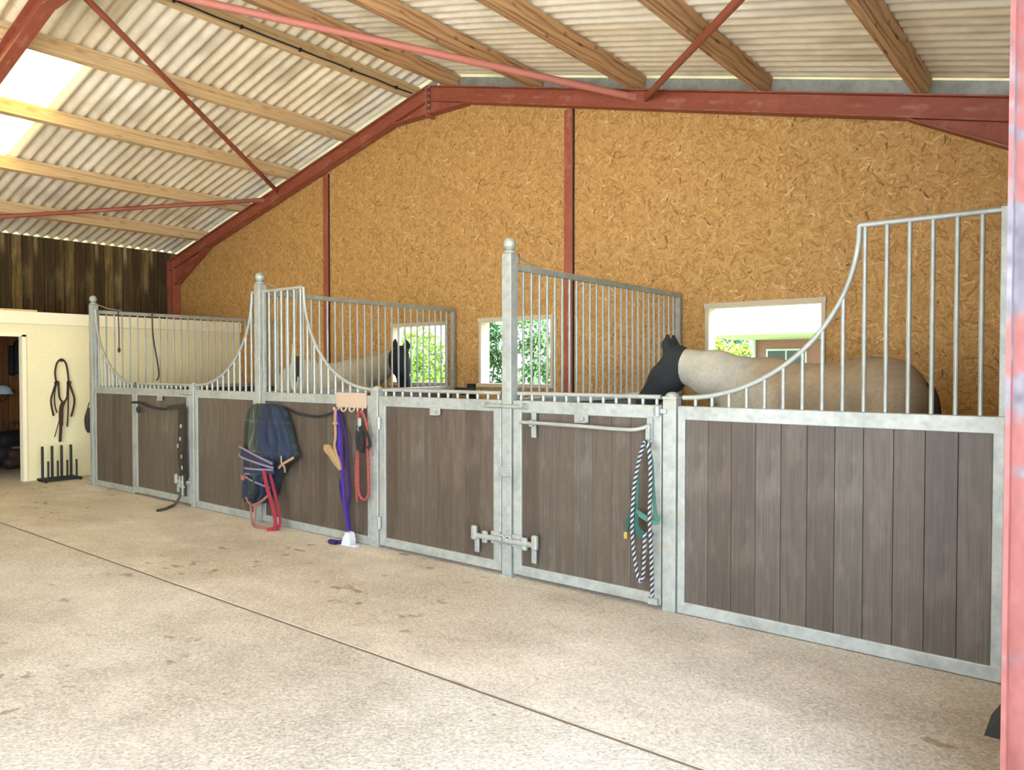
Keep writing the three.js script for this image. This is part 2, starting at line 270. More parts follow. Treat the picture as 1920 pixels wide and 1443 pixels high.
// ------------------------------------------------------------------ walls
const WIN = [[-7.67, -6.65, 1.3, 2.09], [-6.09, -5.0, 1.3, 2.1], [-3.14, -2.03, 1.3, 2.12]];
{
  const w = struct('wall_back', 'gable wall lined with strand board', 'wall', [XA, 0, ZG]);
  const edges = [[-13.56, -9.03], [-9.03, -4.74], [-4.74, -0.1]];
  for (const [a, b] of edges) {
    const pts = [[a + 0.006, -0.1], [b - 0.006, -0.1], [b - 0.006, rafterTop(b) - 0.02]]; if (a < XA && b > XA) pts.push([XA, YA - 0.02]); pts.push([a + 0.006, rafterTop(a) - 0.02]);
    const holes = WIN.filter((q) => q[0] > a && q[1] < b).map(([x0, x1, y0, y1]) => [[x0, y0], [x0, y1], [x1, y1], [x1, y0]]);
    part('strand_board_panel', extruded(pts, ZG - 0.13, ZG - 0.01, holes), M.osb, w);
  }
  // closing strip between rafter and roof sheets, leaving a slot of daylight
  for (const s of [-1, 1]) { const up = V(s * SLOPE, 1, 0).normalize(), xe = s < 0 ? XL - 0.1 : XR + 0.1; part('verge_board', beam(V(XA, YA, ZG - 0.09), V(xe, rafterTop(xe), ZG - 0.09), 0.03, 0.17, V(0, 1, 0), s < 0 ? 0.075 : 0.08), M.galv, w); }
  WIN.forEach(([x0, x1, y0, y1], i) => {
    const o = struct('window_' + (i + 1), ['open window opening behind the far stall, bushes outside', 'open window opening beside the tall middle post', 'open window opening behind the near horse'][i], 'window', [(x0 + x1) / 2, y0, ZG]);
    const t = 0.025, za = ZG - 0.15, zb = ZG + 0.012;
    part('jamb', box(x0 - 0.012, x0 + t, y0, y1, za, zb), M.pine, o); part('jamb', box(x1 - t, x1 + 0.012, y0, y1, za, zb), M.pine, o);
    part('head', box(x0 - 0.02, x1 + 0.02, y1 - t, y1 + 0.02, za, zb + 0.01, 'x'), M.pine, o); part('sill', box(x0 - 0.03, x1 + 0.03, y0 - 0.02, y0 + t, za, zb + 0.02, 'x'), M.pine, o);
  });
  // boarded long wall
  const l = struct('wall_left', 'dark weathered vertical timber boards under the eaves', 'wall', [XL, 0, 0]);
  part('backing', box(XL - 0.12, XL - 0.08, -0.1, 3.62, -7.13, ZE), M.weather[2], l);
  const bw = 0.155, bg = [0, 0.31, 0.77].map((d) => metreUV(new RoundedBoxGeometry(0.03, 3.72, bw - 0.008, 1, 0.004), 'y', d * 1.3, d)), n = Math.round((ZE + 7.1) / bw);
  for (let k = 0; k < n; k++) piece('board', bg[k % 3], M.weather[Math.floor(rnd() * 4)], l, XL - 0.06 + (k % 2) * 0.012, 1.76, -7.02 + (k + 0.5) * bw);
  const r = struct('wall_right', 'boarded wall beside the entrance, beyond the stalls', 'wall', [0, 0, -4.9]);
  part('wall_panel', [box(-0.06, 0, -0.05, 3.55, -7.13, -2.86)], M.weather[3], r);
  part('eaves_strip', box(-0.06, 0, 3.35, 3.6, -2.86, ZE, 'z'), M.weather[0], r);
  const f = struct('wall_front', 'boarded barn front with a wide open doorway', 'wall', [XA, 3.7, ZE]);
  part('wall_panel', extruded([[-13.6, -0.05], [-6.2, -0.05], [-6.2, 3.7], [-0.06, 3.55], [-0.06, rafterTop(-0.06)], [XA, YA], [-13.6, rafterTop(-13.6)]], ZE - 0.05, ZE), M.weather[3], f);
}
// tack room: cream wall, door opening, lid
{
  const X = -11.36, w = struct('wall_tack_room', 'cream painted low wall of the tack room', 'wall', [X, 0, -5]);
  part('wall_panel', box(X - 0.1, X, 0, 2.1, -7.0, -3.81), M.cream, w);
  part('wall_panel', box(X - 0.1, X, 0, 2.1, -2.85, 1.5), M.cream, w);
  part('wall_panel', box(X - 0.1, X, 1.955, 2.1, -3.81, -2.85), M.cream, w);
  part('wall_panel', box(XL - 0.03, X - 0.1, 0, 2.265, 1.4, 1.5), M.cream, w);
  part('header_beam', rbox(X - 0.13, X + 0.035, 2.1, 2.265, -7.0, 1.5, 0.006, 'z'), M.creamTrim, w);
  const c = struct('ceiling_tack_room', 'boarded lid over the tack room', 'ceiling', [-12.4, 2.25, -2.7]);
  part('lid', box(XL - 0.03, X - 0.13, 2.2, 2.23, -7.0, 1.5, 'z'), M.purlin, c);
  const d = struct('door_1', 'cream lined door opening into the tack room', 'door', [X, 0, -3.3]);
  part('jamb', box(X - 0.105, X + 0.012, 0, 1.955, -3.835, -3.785), M.creamTrim, d); part('jamb', box(X - 0.105, X + 0.012, 0, 1.955, -2.87, -2.83), M.creamTrim, d); part('head', box(X - 0.105, X + 0.012, 1.93, 1.985, -3.835, -2.83, 'z'), M.creamTrim, d);
  const b = struct('wall_tack_back', 'brown boarded back wall inside the tack room', 'wall', [XL, 0, -4]);
  const g = metreUV(new RoundedBoxGeometry(0.02, 2.18, 0.137, 1, 0.003), 'y');
  for (let k = 0; k < 38; k++) piece('board', g, M.brown[Math.floor(rnd() * 3)], b, XL + 0.0, 1.1, -6.9 + k * 0.14);
}
// ------------------------------------------------------------------ steel frame
function portalFrame(label, z, bolts) {
  const o = thing('portal_frame', label, 'steel frame', [XA, 0, z], 'red oxide portal frames'), D = 0.19, Wd = 0.12, m = M.oxide;
  for (const s of [-1, 1]) {
    const xe = s < 0 ? XL + 0.02 : XR, up = V(s * SLOPE, 1, 0).normalize(), h = D / 2;
    const a = V(XA, YA - h / CS, z), b = V(xe, rafterTop(xe) - h / CS, z);
    part('rafter', isection(a, b, Wd, D, up), m, o);
    const xi = s < 0 ? XL + 0.19 : -0.255, xo = s < 0 ? XL + 0.0 : -0.065, ye = rafterTop(xe) - 0.02;
    const cm = (s > 0 && z === ZF2) ? M.doorPost : m;
    part('column', [box(Math.min(xi, xo), Math.min(xi, xo) + 0.013, 0, ye, z - 0.075, z + 0.075), box(Math.max(xi, xo) - 0.013, Math.max(xi, xo), 0, ye, z - 0.075, z + 0.075), box(Math.min(xi, xo) + 0.012, Math.max(xi, xo) - 0.012, 0, ye, z - 0.006, z + 0.006)], cm, o, cm === m ? undefined : 'pink red column with worn grey patches');
    part('base_plate', [box(Math.min(xi, xo) - 0.05, Math.max(xi, xo) + 0.05, 0, 0.015, z - 0.12, z + 0.12), ...[-1, 1].flatMap((i) => [-1, 1].map((j) => cyl(0.014, 0.03, (xi + xo) / 2 + i * 0.12, 0.03, z + j * 0.095, 6)))], m, o);
    // haunch below the rafter at the eaves
    const x1 = xi - s * 1.1, u0 = (x) => rafterTop(x) - D / CS, deep = 0.3;
    part('haunch', [extruded([[xi, u0(xi)], [x1, u0(x1)], [xi, u0(xi) - deep]], z - 0.006, z + 0.006), beam(V(x1, u0(x1) - 0.006, z), V(xi, u0(xi) - deep, z), Wd, 0.012)], m, o);
  }
  const ya = 4.745, d = (YA - D / CS - ya) / SLOPE;
  part('apex_haunch', [extruded([[XA - d, ya], [XA + d, ya], [XA, YA - D]], z - 0.006, z + 0.006), box(XA - d, XA + d, ya - 0.012, ya, z - Wd / 2, z + Wd / 2)], m, o);
  const pl = part('splice_plate', box(XA - 0.014, XA + 0.014, ya - 0.05, YA - 0.01, z - 0.075, z + 0.075), m, o);
  if (bolts) for (let k = 0; k < 5; k++) part('bolt', cyl(0.014, 0.07, XA, ya + 0.02 + k * 0.075, z + 0.05, 6, 'x'), M.galv, pl);
  return o;
}
portalFrame('red oxide steel gable frame against the strand board wall', ZG + 0.075, true);
portalFrame('red oxide steel frame whose column stands at the right edge', ZF2, false);
portalFrame('red oxide steel frame standing behind the entrance opening', ZF3, false);
for (const [x, l] of [[-9.07, 'narrow red steel post on the wall behind the second tall stall post'], [-4.77, 'narrow red steel post on the wall behind the middle partition grille']]) {
  const o = thing('gable_post', l, 'steel post', [x, 0, ZG], 'red posts of the gable wall'), y = rafterTop(x) - 0.205;
  part('front_flange', box(x - 0.06, x + 0.05, 0, y, ZG + 0.004, ZG + 0.018), M.oxide, o);
  part('web', box(x + 0.02, x + 0.032, 0, y, ZG - 0.01, ZG + 0.004), M.oxide, o);
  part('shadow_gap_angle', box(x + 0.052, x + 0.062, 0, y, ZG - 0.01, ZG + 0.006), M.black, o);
}
// wind braces under the roof
{
  const at = (x, z, dy = -0.03) => V(x, rafterTop(x) + dy, z);
  const br = (label, a, b, r, m) => {
    const o = thing('roof_brace', label, 'roof brace', a.toArray(), 'roof braces'); const d = b.clone().sub(a).normalize();
    part('brace_tube', tube([a, a.clone().lerp(b, 0.5), b], r, 4, 12), m, o);
    for (const [p, k] of [[a, 1], [b, -1]]) part('end_plate', beam(p.clone().addScaledVector(d, -0.1 * k), p.clone().addScaledVector(d, 0.12 * k), 0.012, 0.07), m, o);
  };
  br('long rusty brace from the left rafter up towards the ridge', at(-10.15, ZG + 0.12), at(-7.3, ZF2 - 0.07), 0.032, M.oxide);
  br('low rusty brace running along the left eaves', at(-10.55, ZG + 0.12), at(-13.25, ZF2 - 0.07), 0.03, M.oxide);
  br('pale pink brace running from the right rafter to the ridge', at(-3.95, ZG + 0.16, -0.08), at(-7.5 + 0.35, ZF2 - 0.2, -0.05), 0.036, M.brace);
  br('short dark red brace crossing the right roof slope', at(-3.72, ZG + 0.16, -0.08), at(-0.35, ZF2 - 0.07), 0.032, M.oxide);
  const c = thing('roof_cable', 'thin black cable clipped along the purlin near the ridge', 'cable', [-7.3, 5, -5]);
  const pts = []; for (let k = 0; k <= 24; k++) pts.push([-7.118, rafterTop(-7.18) + 0.03 - 0.012 * (k % 2) * rnd(), -6.85 + k * 0.3]);
  part('cable_run', tube(pts, 0.009, 90, 6), M.cable, c);
  for (let k = 0; k < 6; k++) part('clip', box(-7.142, -7.106, rafterTop(-7.18) + 0.012, rafterTop(-7.18) + 0.046, -6.6 + k * 0.72, -6.58 + k * 0.72), M.black, c);
}
// ------------------------------------------------------------------ stalls
const ZS = -4.26, RAIL0 = 1.19, RAIL1 = 1.275, TUBE = 1.325, TOP = 2.255;
const barGeo = new Map();
function bar(parent, x, z, y0, y1, r = 0.0115, name = 'bar') {
  const k = (y1 - y0).toFixed(2) + r; if (!barGeo.has(k)) barGeo.set(k, new THREE.CylinderGeometry(r, r, +(y1 - y0).toFixed(2), 8));
  return piece(name, barGeo.get(k), M.galv, parent, x, (y0 + y1) / 2, z);
}
const boardGeo = new Map();
function boards(parent, x0, x1, y0, y1, z) {
  const n = Math.max(1, Math.round((x1 - x0) / 0.138)), w = (x1 - x0) / n;
  for (let k = 0; k < n; k++) {
    const v = Math.floor(rnd() * 3), key = [w.toFixed(4), y0, y1, v].join();
    if (!boardGeo.has(key)) boardGeo.set(key, metreUV(new RoundedBoxGeometry(w - 0.0014, y1 - y0, 0.032, 1, 0.0025), 'y', 0.07, v * 0.41));
    piece('board', boardGeo.get(key), M.boards[Math.floor(rnd() * M.boards.length)], parent, x0 + (k + 0.5) * w, (y0 + y1) / 2, z);
  }
}
function tallPost(x, label) {
  const o = thing('stall_post', label, 'post', [x, 0, ZS], 'tall stall posts with ball tops'), h = 0.043;
  part('shaft', rbox(x - h, x + h, 0, 2.33, ZS - h, ZS + h, 0.006), M.galv, o);
  const pts = [[0.001, 2.328], [0.047, 2.328], [0.048, 2.345], [0.03, 2.352], [0.026, 2.36]]; for (let k = 0; k <= 12; k++) { const a = -1.0 + (k / 12) * (Math.PI / 2 + 1.0); pts.push([0.047 * Math.cos(a), 2.399 + 0.047 * Math.sin(a)]); }
  part('ball_finial', new THREE.LatheGeometry(pts.map((p) => new THREE.Vector2(...p)), 24).translate(x, 0, ZS), M.galv, o);
  part('foot_plate', box(x - 0.055, x + 0.055, 0, 0.012, ZS - 0.055, ZS + 0.055), M.galv, o);
  return o;
}
function lowPost(x, label, w = 0.038) {
  const o = thing('gate_post', label, 'post', [x, 0, ZS], 'short gate posts');
  part('shaft', rbox(x - w, x + w, 0, 1.32, ZS - 0.04, ZS + 0.04, 0.006), M.galv, o);
  part('cap', [rbox(x - w - 0.004, x + w + 0.004, 1.31, 1.332, ZS - 0.044, ZS + 0.044, 0.006), new THREE.SphereGeometry(w * 0.95, 14, 8, 0, 7, 0, Math.PI / 2).scale(1, 0.7, 1).translate(x, 1.33, ZS)], M.galv, o);
  return o;
}
const postA = tallPost(-10.31, 'ball topped stall post nearest the cream wall'), postB = tallPost(-6.56, 'ball topped stall post where the rug hangs'), postC = tallPost(-3.42, 'ball topped stall post between the two big doors, tallest in view');
lowPost(-7.81, 'short gate post between the far door and the rug panel'); lowPost(-4.85, 'short gate post left of the plain stall door', 0.045); lowPost(-2.135, 'short domed gate post between blanket rail door and the wide panel', 0.045);
// front panels with a swan neck: the rail sweeps from xLow up to xFlat, level on to xEnd
function frontPanel(label, x0, x1, xLow, xFlat) {
  const o = thing('stall_barrier', label, 'stall panel', [(x0 + x1) / 2, 0, ZS], 'fixed stall front panels'), sw = 0.05, z0 = ZS - 0.025, z1 = ZS + 0.028, s = Math.sign(xFlat - xLow), xEnd = s > 0 ? x1 : x0;
  part('top_rail', rbox(x0, x1, RAIL0, RAIL1, z0, z1, 0.006, 'x'), M.galv, o); part('bottom_rail', rbox(x0, x1, 0.004, 0.078, z0, z1, 0.006, 'x'), M.galv, o);
  part('stile', rbox(x0, x0 + sw, 0.07, RAIL0 + 0.01, z0, z1), M.galv, o); part('stile', rbox(x1 - sw, x1, 0.07, RAIL0 + 0.01, z0, z1), M.galv, o);
  boards(o, x0 + sw, x1 - sw, 0.07, RAIL0 + 0.005, ZS);
  const H = (x) => { const t = clamp((x - xLow) / (xFlat - xLow)); return TOP - (TOP - TUBE) * Math.sqrt(Math.max(0, 1 - t * t)); };
  const pts = []; for (let k = 0; k <= 22; k++) { const a = k / 22 * Math.PI / 2; pts.push([xLow + (xFlat - xLow) * Math.sin(a), TOP - (TOP - TUBE) * Math.cos(a), ZS]); }
  const nearX = s > 0 ? x0 : x1; if (Math.abs(nearX - xLow) > 0.03) pts.unshift([nearX, TUBE, ZS]);
  part('swan_neck_rail', tube(pts, 0.016, 60, 8), M.galv, o);
  if (Math.abs(xEnd - xFlat) > 0.05) part('upper_rail', tube([[xFlat, TOP, ZS], [(xFlat + xEnd) / 2, TOP, ZS], [xEnd, TOP, ZS]], 0.016, 2, 8), M.galv, o);
  part('end_upright', rbox(xEnd - (s > 0 ? 0.03 : 0), xEnd + (s > 0 ? 0 : 0.03), RAIL1 - 0.01, TOP + 0.016, ZS - 0.016, ZS + 0.016, 0.004), M.galv, o);
  const n = Math.round((x1 - x0) / 0.103);
  for (let k = 1; k < n; k++) { const x = x0 + (x1 - x0) * k / n, y = (s > 0 ? x > xFlat : x < xFlat) ? TOP : H(x); if (y - RAIL1 > 0.02) bar(o, x, ZS, RAIL1 - 0.005, y); }
  return o;
}
frontPanel('narrow stall panel with swan neck beside the cream wall', -10.262, -9.17, -9.18, -10.24);
frontPanel('stall panel with swan neck to the left of the rug', -7.765, -6.61, -7.76, -6.7);
frontPanel('stall panel with swan neck where purple and pink ropes hang', -6.51, -4.9, -4.9, -5.86);
frontPanel('wide stall panel with tall bars at the right, nearest the camera', -2.085, -0.4, -2.06, -1.06);
{
  const o = thing('end_post', 'slim galvanised post ending the near stall by the red column', 'post', [-0.375, 0, ZS]);
  part('shaft', rbox(-0.396, -0.345, 0, 2.29, ZS - 0.03, ZS + 0.03), M.galv, o); part('cap', rbox(-0.4, -0.341, 2.285, 2.3, ZS - 0.034, ZS + 0.034, 0.004), M.galv, o);
}
function stallDoor(label, x0, x1, latchX, dir) {
  const o = thing('stall_door', label, 'stall door', [(x0 + x1) / 2, 0, ZS], 'stall doors'), sw = 0.075, z0 = ZS - 0.02, z1 = ZS + 0.034;
  part('top_rail', rbox(x0, x1, RAIL0, RAIL1, z0, z1, 0.006, 'x'), M.galv, o); part('bottom_rail', rbox(x0, x1, 0.028, 0.1, z0, z1, 0.006, 'x'), M.galv, o);
  part('stile', rbox(x0, x0 + sw, 0.09, RAIL0 + 0.01, z0, z1), M.galv, o); part('stile', rbox(x1 - sw, x1, 0.09, RAIL0 + 0.01, z0, z1), M.galv, o);
  boards(o, x0 + sw, x1 - sw, 0.095, RAIL0 + 0.005, ZS + 0.004);
  part('top_tube', tube([[x0 + 0.02, TUBE, ZS], [(x0 + x1) / 2, TUBE, ZS], [x1 - 0.02, TUBE, ZS]], 0.015, 2, 8), M.galv, o);
  const n = Math.round((x1 - x0) / 0.1); for (let k = 0; k < n; k++) bar(o, x0 + (k + 0.5) * (x1 - x0) / n, ZS, RAIL1 - 0.005, TUBE, 0.0115, 'short_bar');
  const xm = (x0 + x1) / 2; part('card_holder', [rbox(xm - 0.055, xm + 0.055, RAIL0 - 0.045, RAIL0 + 0.012, z1, z1 + 0.012, 0.003), box(xm - 0.045, xm + 0.045, RAIL0 - 0.05, RAIL0 - 0.04, z1, z1 + 0.022), cyl(0.012, 0.03, xm + 0.02, RAIL0 - 0.02, z1 + 0.015, 8, 'z')], M.galv, o);
  // slam latch at the top, kick latch at the bottom
  if (latchX !== undefined) {
    const x = latchX, d = dir, zb = z1 + 0.014;
    part('top_latch', [rbox(Math.min(x, x + d * 0.14), Math.max(x, x + d * 0.14), 1.215, 1.25, z1, zb, 0.004), cyl(0.012, 0.2, x + d * 0.04, 1.232, zb + 0.012, 8, 'x'), cyl(0.014, 0.05, x + d * 0.12, 1.245, zb + 0.02, 8, 'z')], M.galv, o);
    const k = part('kick_latch', [rbox(Math.min(x, x + d * 0.09), Math.max(x, x + d * 0.09), 0.225, 0.315, z1, zb, 0.004), cyl(0.02, 0.26, x + d * 0.09, 0.268, zb + 0.016, 10, 'x'), rbox(x + d * 0.13 - 0.022, x + d * 0.13 + 0.022, 0.222, 0.312, zb, zb + 0.03, 0.008)], M.galv, o);
    part('kick_lever', [rbox(x + d * 0.225 - 0.025, x + d * 0.225 + 0.025, 0.235, 0.345, zb + 0.005, zb + 0.045, 0.016), rbox(x + d * 0.21 - 0.022, x + d * 0.21 + 0.022, 0.14, 0.26, zb + 0.0, zb + 0.022, 0.01)], M.galv, k);
  }
  return o;
}
stallDoor('smallest stall door, far left, where the dark headcollar hangs', -9.16, -7.86, -7.86, -1);
const door2 = stallDoor('plain stall door left of the tall middle post, nothing hanging on it', -4.795, -3.475, -3.475, -1);
const door3 = stallDoor('stall door with a blanket rail, right of the tall middle post', -3.365, -2.19, -3.365, 1);
{
  // keepers of both kick latches on the middle post, and its plates
  for (const y of [0.76, 0.27]) { part('keeper_plate', rbox(-3.475, -3.365, y - 0.035, y + 0.035, ZS + 0.043, ZS + 0.055, 0.004), M.galv, postC); }
  for (const x of [-3.45, -3.39]) part('keeper_ring', new THREE.TorusGeometry(0.026, 0.009, 8, 16).translate(x, 0.275, ZS + 0.062), M.galv, postC);
  const z = ZS + 0.085; // swinging blanket rail
  const rail = part('blanket_rail', tube([[-3.275, 1.122, z - 0.02], [-3.2, 1.127, z], [-2.75, 1.124, z + 0.015], [-2.4, 1.118, z + 0.015], [-2.3, 1.13, z], [-2.262, 1.15, z - 0.03]], 0.013, 50, 10), M.galv, door3);
  part('rail_bracket', [rbox(-3.19, -3.15, 1.02, 1.2, ZS + 0.034, ZS + 0.05, 0.004), rbox(-3.185, -3.155, 1.1, 1.145, ZS + 0.04, z, 0.004)], M.galv, rail);
  part('rail_bracket', [rbox(-2.285, -2.245, 1.04, 1.2, ZS + 0.034, ZS + 0.05, 0.004), rbox(-2.28, -2.25, 1.06, 1.155, ZS + 0.04, z - 0.01, 0.004)], M.galv, rail);
  part('pivot', [cyl(0.02, 0.06, -2.19 - 0.02, 1.24, ZS + 0.05, 10), rbox(-2.24, -2.15, 1.225, 1.255, ZS + 0.035, ZS + 0.05, 0.004)], M.galv, door3);
  part('corner_bracket', rbox(-2.27, -2.2, 0.03, 0.07, ZS + 0.034, ZS + 0.06, 0.004), M.galv, door3);
  part('hinge', [cyl(0.018, 0.1, -4.775, 0.22, ZS + 0.05, 10), cyl(0.018, 0.1, -4.775, 1.05, ZS + 0.05, 10)], M.galv, door2);
}
// partitions running back to the gable
function partition(x, label) {
  const o = thing('stall_partition', label, 'partition', [x, 0, (ZS + ZG) / 2], 'barred partitions between the stalls'), za = ZG + 0.02, zb = ZS - 0.045;
  part('top_rail', rbox(x - 0.022, x + 0.022, 2.215, 2.26, za, zb, 0.006, 'z'), M.galv, o);
  part('middle_rail', rbox(x - 0.045, x + 0.045, 1.235, 1.285, za, zb, 0.006, 'z'), M.galv, o);
  part('bottom_rail', rbox(x - 0.025, x + 0.025, 0.005, 0.075, za, zb, 0.006, 'z'), M.galv, o);
  part('end_stile', rbox(x - 0.025, x + 0.025, 0.07, 2.22, za, za + 0.05, 0.005), M.galv, o); part('end_stile', rbox(x - 0.02, x + 0.02, 0.07, 2.22, zb - 0.02, zb, 0.005), M.galv, o);
  const n = 26; for (let k = 1; k < n; k++) bar(o, x, za + 0.04 + (zb - za - 0.05) * k / n, 1.28, 2.22, 0.0105);
  const nb = 19, w = (zb - za - 0.08) / nb, g = metreUV(new RoundedBoxGeometry(0.032, 1.18, w - 0.003, 1, 0.004), 'y');
  for (let k = 0; k < nb; k++) piece('board', g, M.boards[Math.floor(rnd() * M.boards.length)], o, x, 0.66, za + 0.055 + (k + 0.5) * w);
  const pts = []; for (let k = 0; k <= 8; k++) { const a = k / 8; pts.push([x, 2.275 + 0.06 * (1 - a) * (1 - a), zb - a * 0.3]); } part('brace_strip', tube(pts, 0.006, 16, 6), M.galv, o);
  return o;
}
partition(-10.31, 'barred partition next to the cream tack room wall'); partition(-6.5, 'barred partition behind the panel with the purple rope'); partition(-3.42, 'barred partition behind the blanket rail door');

// ------------------------------------------------------------------ horses: smooth union of tapered capsules
function field(bones, lo, hi, N, k) {
  const mc = new MarchingCubes(N, M.mask, false, false, 400000); mc.isolation = 0;
  const h = N / 2, c = [0, 1, 2].map((i) => (lo[i] + hi[i]) / 2), e = [0, 1, 2].map((i) => (hi[i] - lo[i]) / 2);
  const B = bones.map(([a, ra, b, rb, sz = 1]) => ({ a, ra, rb, sz, d: [b[0] - a[0], b[1] - a[1], b[2] - a[2]] })); for (const b of B) b.l = b.d[0] ** 2 + b.d[1] ** 2 + b.d[2] ** 2 || 1e-9;
  for (let z = 0; z < N; z++) for (let y = 0; y < N; y++) for (let x = 0; x < N; x++) {
    const px = c[0] + (x - h) / h * e[0], py = c[1] + (y - h) / h * e[1], pz = c[2] + (z - h) / h * e[2]; let v = 1;
    for (const b of B) {
      const qx = px - b.a[0], qy = py - b.a[1], qz = pz - b.a[2], t = clamp((qx * b.d[0] + qy * b.d[1] + qz * b.d[2]) / b.l);
      const dx = qx - b.d[0] * t, dy = qy - b.d[1] * t, dz = (qz - b.d[2] * t) * b.sz, dd = Math.sqrt(dx * dx + dy * dy + dz * dz) - (b.ra + (b.rb - b.ra) * t);
      const hh = Math.max(k - Math.abs(v - dd), 0) / k; v = Math.min(v, dd) - hh * hh * k * 0.25;
    }
    mc.field[x + y * N + z * N * N] = -v;
  }
  mc.update();
  const n = mc.count, src = mc.positionArray, pos = new Float32Array(n * 3);
  for (let i = 0; i < n * 3; i++) pos[i] = c[i % 3] + src[i] * e[i % 3];
  let g = new THREE.BufferGeometry(); g.setAttribute('position', new THREE.BufferAttribute(pos, 3)); g = mergeVertices(g, 1e-4); g.computeVertexNormals();
  const p = g.attributes.position, uv = new Float32Array(p.count * 2); for (let i = 0; i < p.count; i++) { uv[2 * i] = p.getX(i) + p.getZ(i); uv[2 * i + 1] = p.getY(i); } g.setAttribute('uv', new THREE.BufferAttribute(uv, 2));
  return g;
}
// local frame: nose towards -x, withers near the origin, y up from the floor
function horse(label, at, turn, pose, tint) {
  const o = thing('horse', label, 'horse', at, 'horses in the stalls'); o.rotation.y = turn;
  const { poll, nose, W, crop } = pose, hw = W;
  const body = [
    [[0.02, hw - 0.30, 0], 0.285, [0.55, hw - 0.33, 0], 0.29, 1.12], [[0.5, hw - 0.32, 0], 0.29, [0.92, hw - 0.27, 0], 0.27, 1.1],
    [[0.86, hw - 0.2, -0.09], 0.2, [0.98, hw - 0.3, -0.11], 0.2], [[0.86, hw - 0.2, 0.09], 0.2, [0.98, hw - 0.3, 0.11], 0.2],
    [[0.0, hw - 0.06, 0], 0.075, [0.3, hw - 0.12, 0], 0.08], [[0.75, hw - 0.08, 0], 0.1, [1.0, hw - 0.12, 0], 0.1],
    [[-0.16, hw - 0.42, 0], 0.23, [0.1, hw - 0.4, 0], 0.26, 1.05],
    // neck
    [[-0.05, hw - 0.24, 0], 0.215, [(poll[0] - 0.1) / 2 + 0.02, (poll[1] + hw) / 2 - 0.17, poll[2] / 2], 0.165, 1.35], [[(poll[0] - 0.1) / 2 + 0.02, (poll[1] + hw) / 2 - 0.17, poll[2] / 2], 0.165, [poll[0] + 0.08, poll[1] - 0.13, poll[2]], 0.115, 1.25],
    [[0.02, hw - 0.06, 0], 0.06, [poll[0] * 0.5, (poll[1] + hw) / 2 - 0.045, poll[2] / 2], 0.055], [[poll[0] * 0.5, (poll[1] + hw) / 2 - 0.045, poll[2] / 2], 0.055, [poll[0] + 0.05, poll[1] - 0.06, poll[2]], 0.06],
  ];
  const leg = (x, z, hind) => hind
    ? [[[x, hw - 0.45, z], 0.19, [x - 0.12, hw - 0.72, z], 0.12], [[x - 0.12, hw - 0.72, z], 0.12, [x + 0.1, 0.5, z], 0.062], [[x + 0.1, 0.5, z], 0.058, [x + 0.06, 0.2, z], 0.04], [[x + 0.06, 0.2, z], 0.046, [x, 0.09, z], 0.045], [[x, 0.08, z], 0.05, [x - 0.02, 0.045, z], 0.06]]
    : [[[x, hw - 0.48, z], 0.13, [x + 0.02, hw - 0.75, z], 0.085], [[x + 0.02, hw - 0.75, z], 0.085, [x, 0.42, z], 0.055], [[x, 0.42, z], 0.056, [x, 0.19, z], 0.038], [[x, 0.19, z], 0.044, [x - 0.04, 0.09, z], 0.044], [[x - 0.04, 0.08, z], 0.05, [x - 0.06, 0.045, z], 0.058]];
  const legs = [...leg(-0.05, -0.15, 0), ...leg(0.02, 0.15, 0), ...leg(0.93, -0.15, 1), ...leg(0.99, 0.15, 1)];
  const d = V(nose[0] - poll[0], nose[1] - poll[1], nose[2] - poll[2]), L = d.length(); d.normalize();
  const side = d.clone().cross(V(0, 1, 0)).normalize(), upv = side.clone().cross(d).normalize(), at3 = (f, u, s) => V(...poll).addScaledVector(d, f * L).addScaledVector(upv, u).addScaledVector(side, s).toArray();
  const head = [
    [at3(0.04, -0.1, 0), 0.105, at3(0.42, -0.085, 0), 0.1], [at3(0.12, -0.17, 0), 0.1, at3(0.36, -0.16, 0), 0.095], [at3(0.42, -0.075, 0), 0.094, at3(0.86, -0.07, 0), 0.062],
    [at3(0.4, -0.15, 0), 0.08, at3(0.85, -0.095, 0), 0.058], [at3(0.86, -0.07, 0), 0.066, at3(0.95, -0.085, 0), 0.06], [at3(0.9, -0.12, 0), 0.045, at3(0.97, -0.12, 0), 0.042],
    [at3(0.93, -0.055, 0.035), 0.026, at3(0.97, -0.07, 0.036), 0.024], [at3(0.93, -0.055, -0.035), 0.026, at3(0.97, -0.07, -0.036), 0.024],
    [at3(0.34, -0.045, 0.085), 0.03, at3(0.38, -0.05, 0.085), 0.03], [at3(0.34, -0.045, -0.085), 0.03, at3(0.38, -0.05, -0.085), 0.03],
  ];
  const ears = [1, -1].flatMap((s) => { const b = V(...at3(0.03, -0.02, s * 0.06)), m = b.clone().add(V(-0.0, 0.065, 0)).addScaledVector(side, s * 0.012), t = b.clone().add(V(0.0, 0.135, 0)).addScaledVector(side, s * 0.006); return [[b.toArray(), 0.03, m.toArray(), 0.03], [m.toArray(), 0.03, t.toArray(), 0.006]]; });
  const len = pose.len, sx = (p) => [p[0] > 0.1 ? 0.1 + (p[0] - 0.1) * len : p[0], p[1], p[2]], fit = (l) => l.map(([a, ra, b, rb, q]) => [sx(a), ra, sx(b), rb, q]);
  const N = 92, bodyGeo = field(fit([...body, ...legs]), [-0.75, -0.03, -0.42], [1.32, hw + 0.3, 0.42], N, 0.09);
  const grow = (list, q) => list.map(([a, ra, b, rb, s]) => [a, ra + q, b, rb + q, s]);
  const lo = [0, 1, 2].map((i) => Math.min(poll[i], nose[i]) - 0.3), hi = [0, 1, 2].map((i) => Math.max(poll[i], nose[i]) + 0.26);
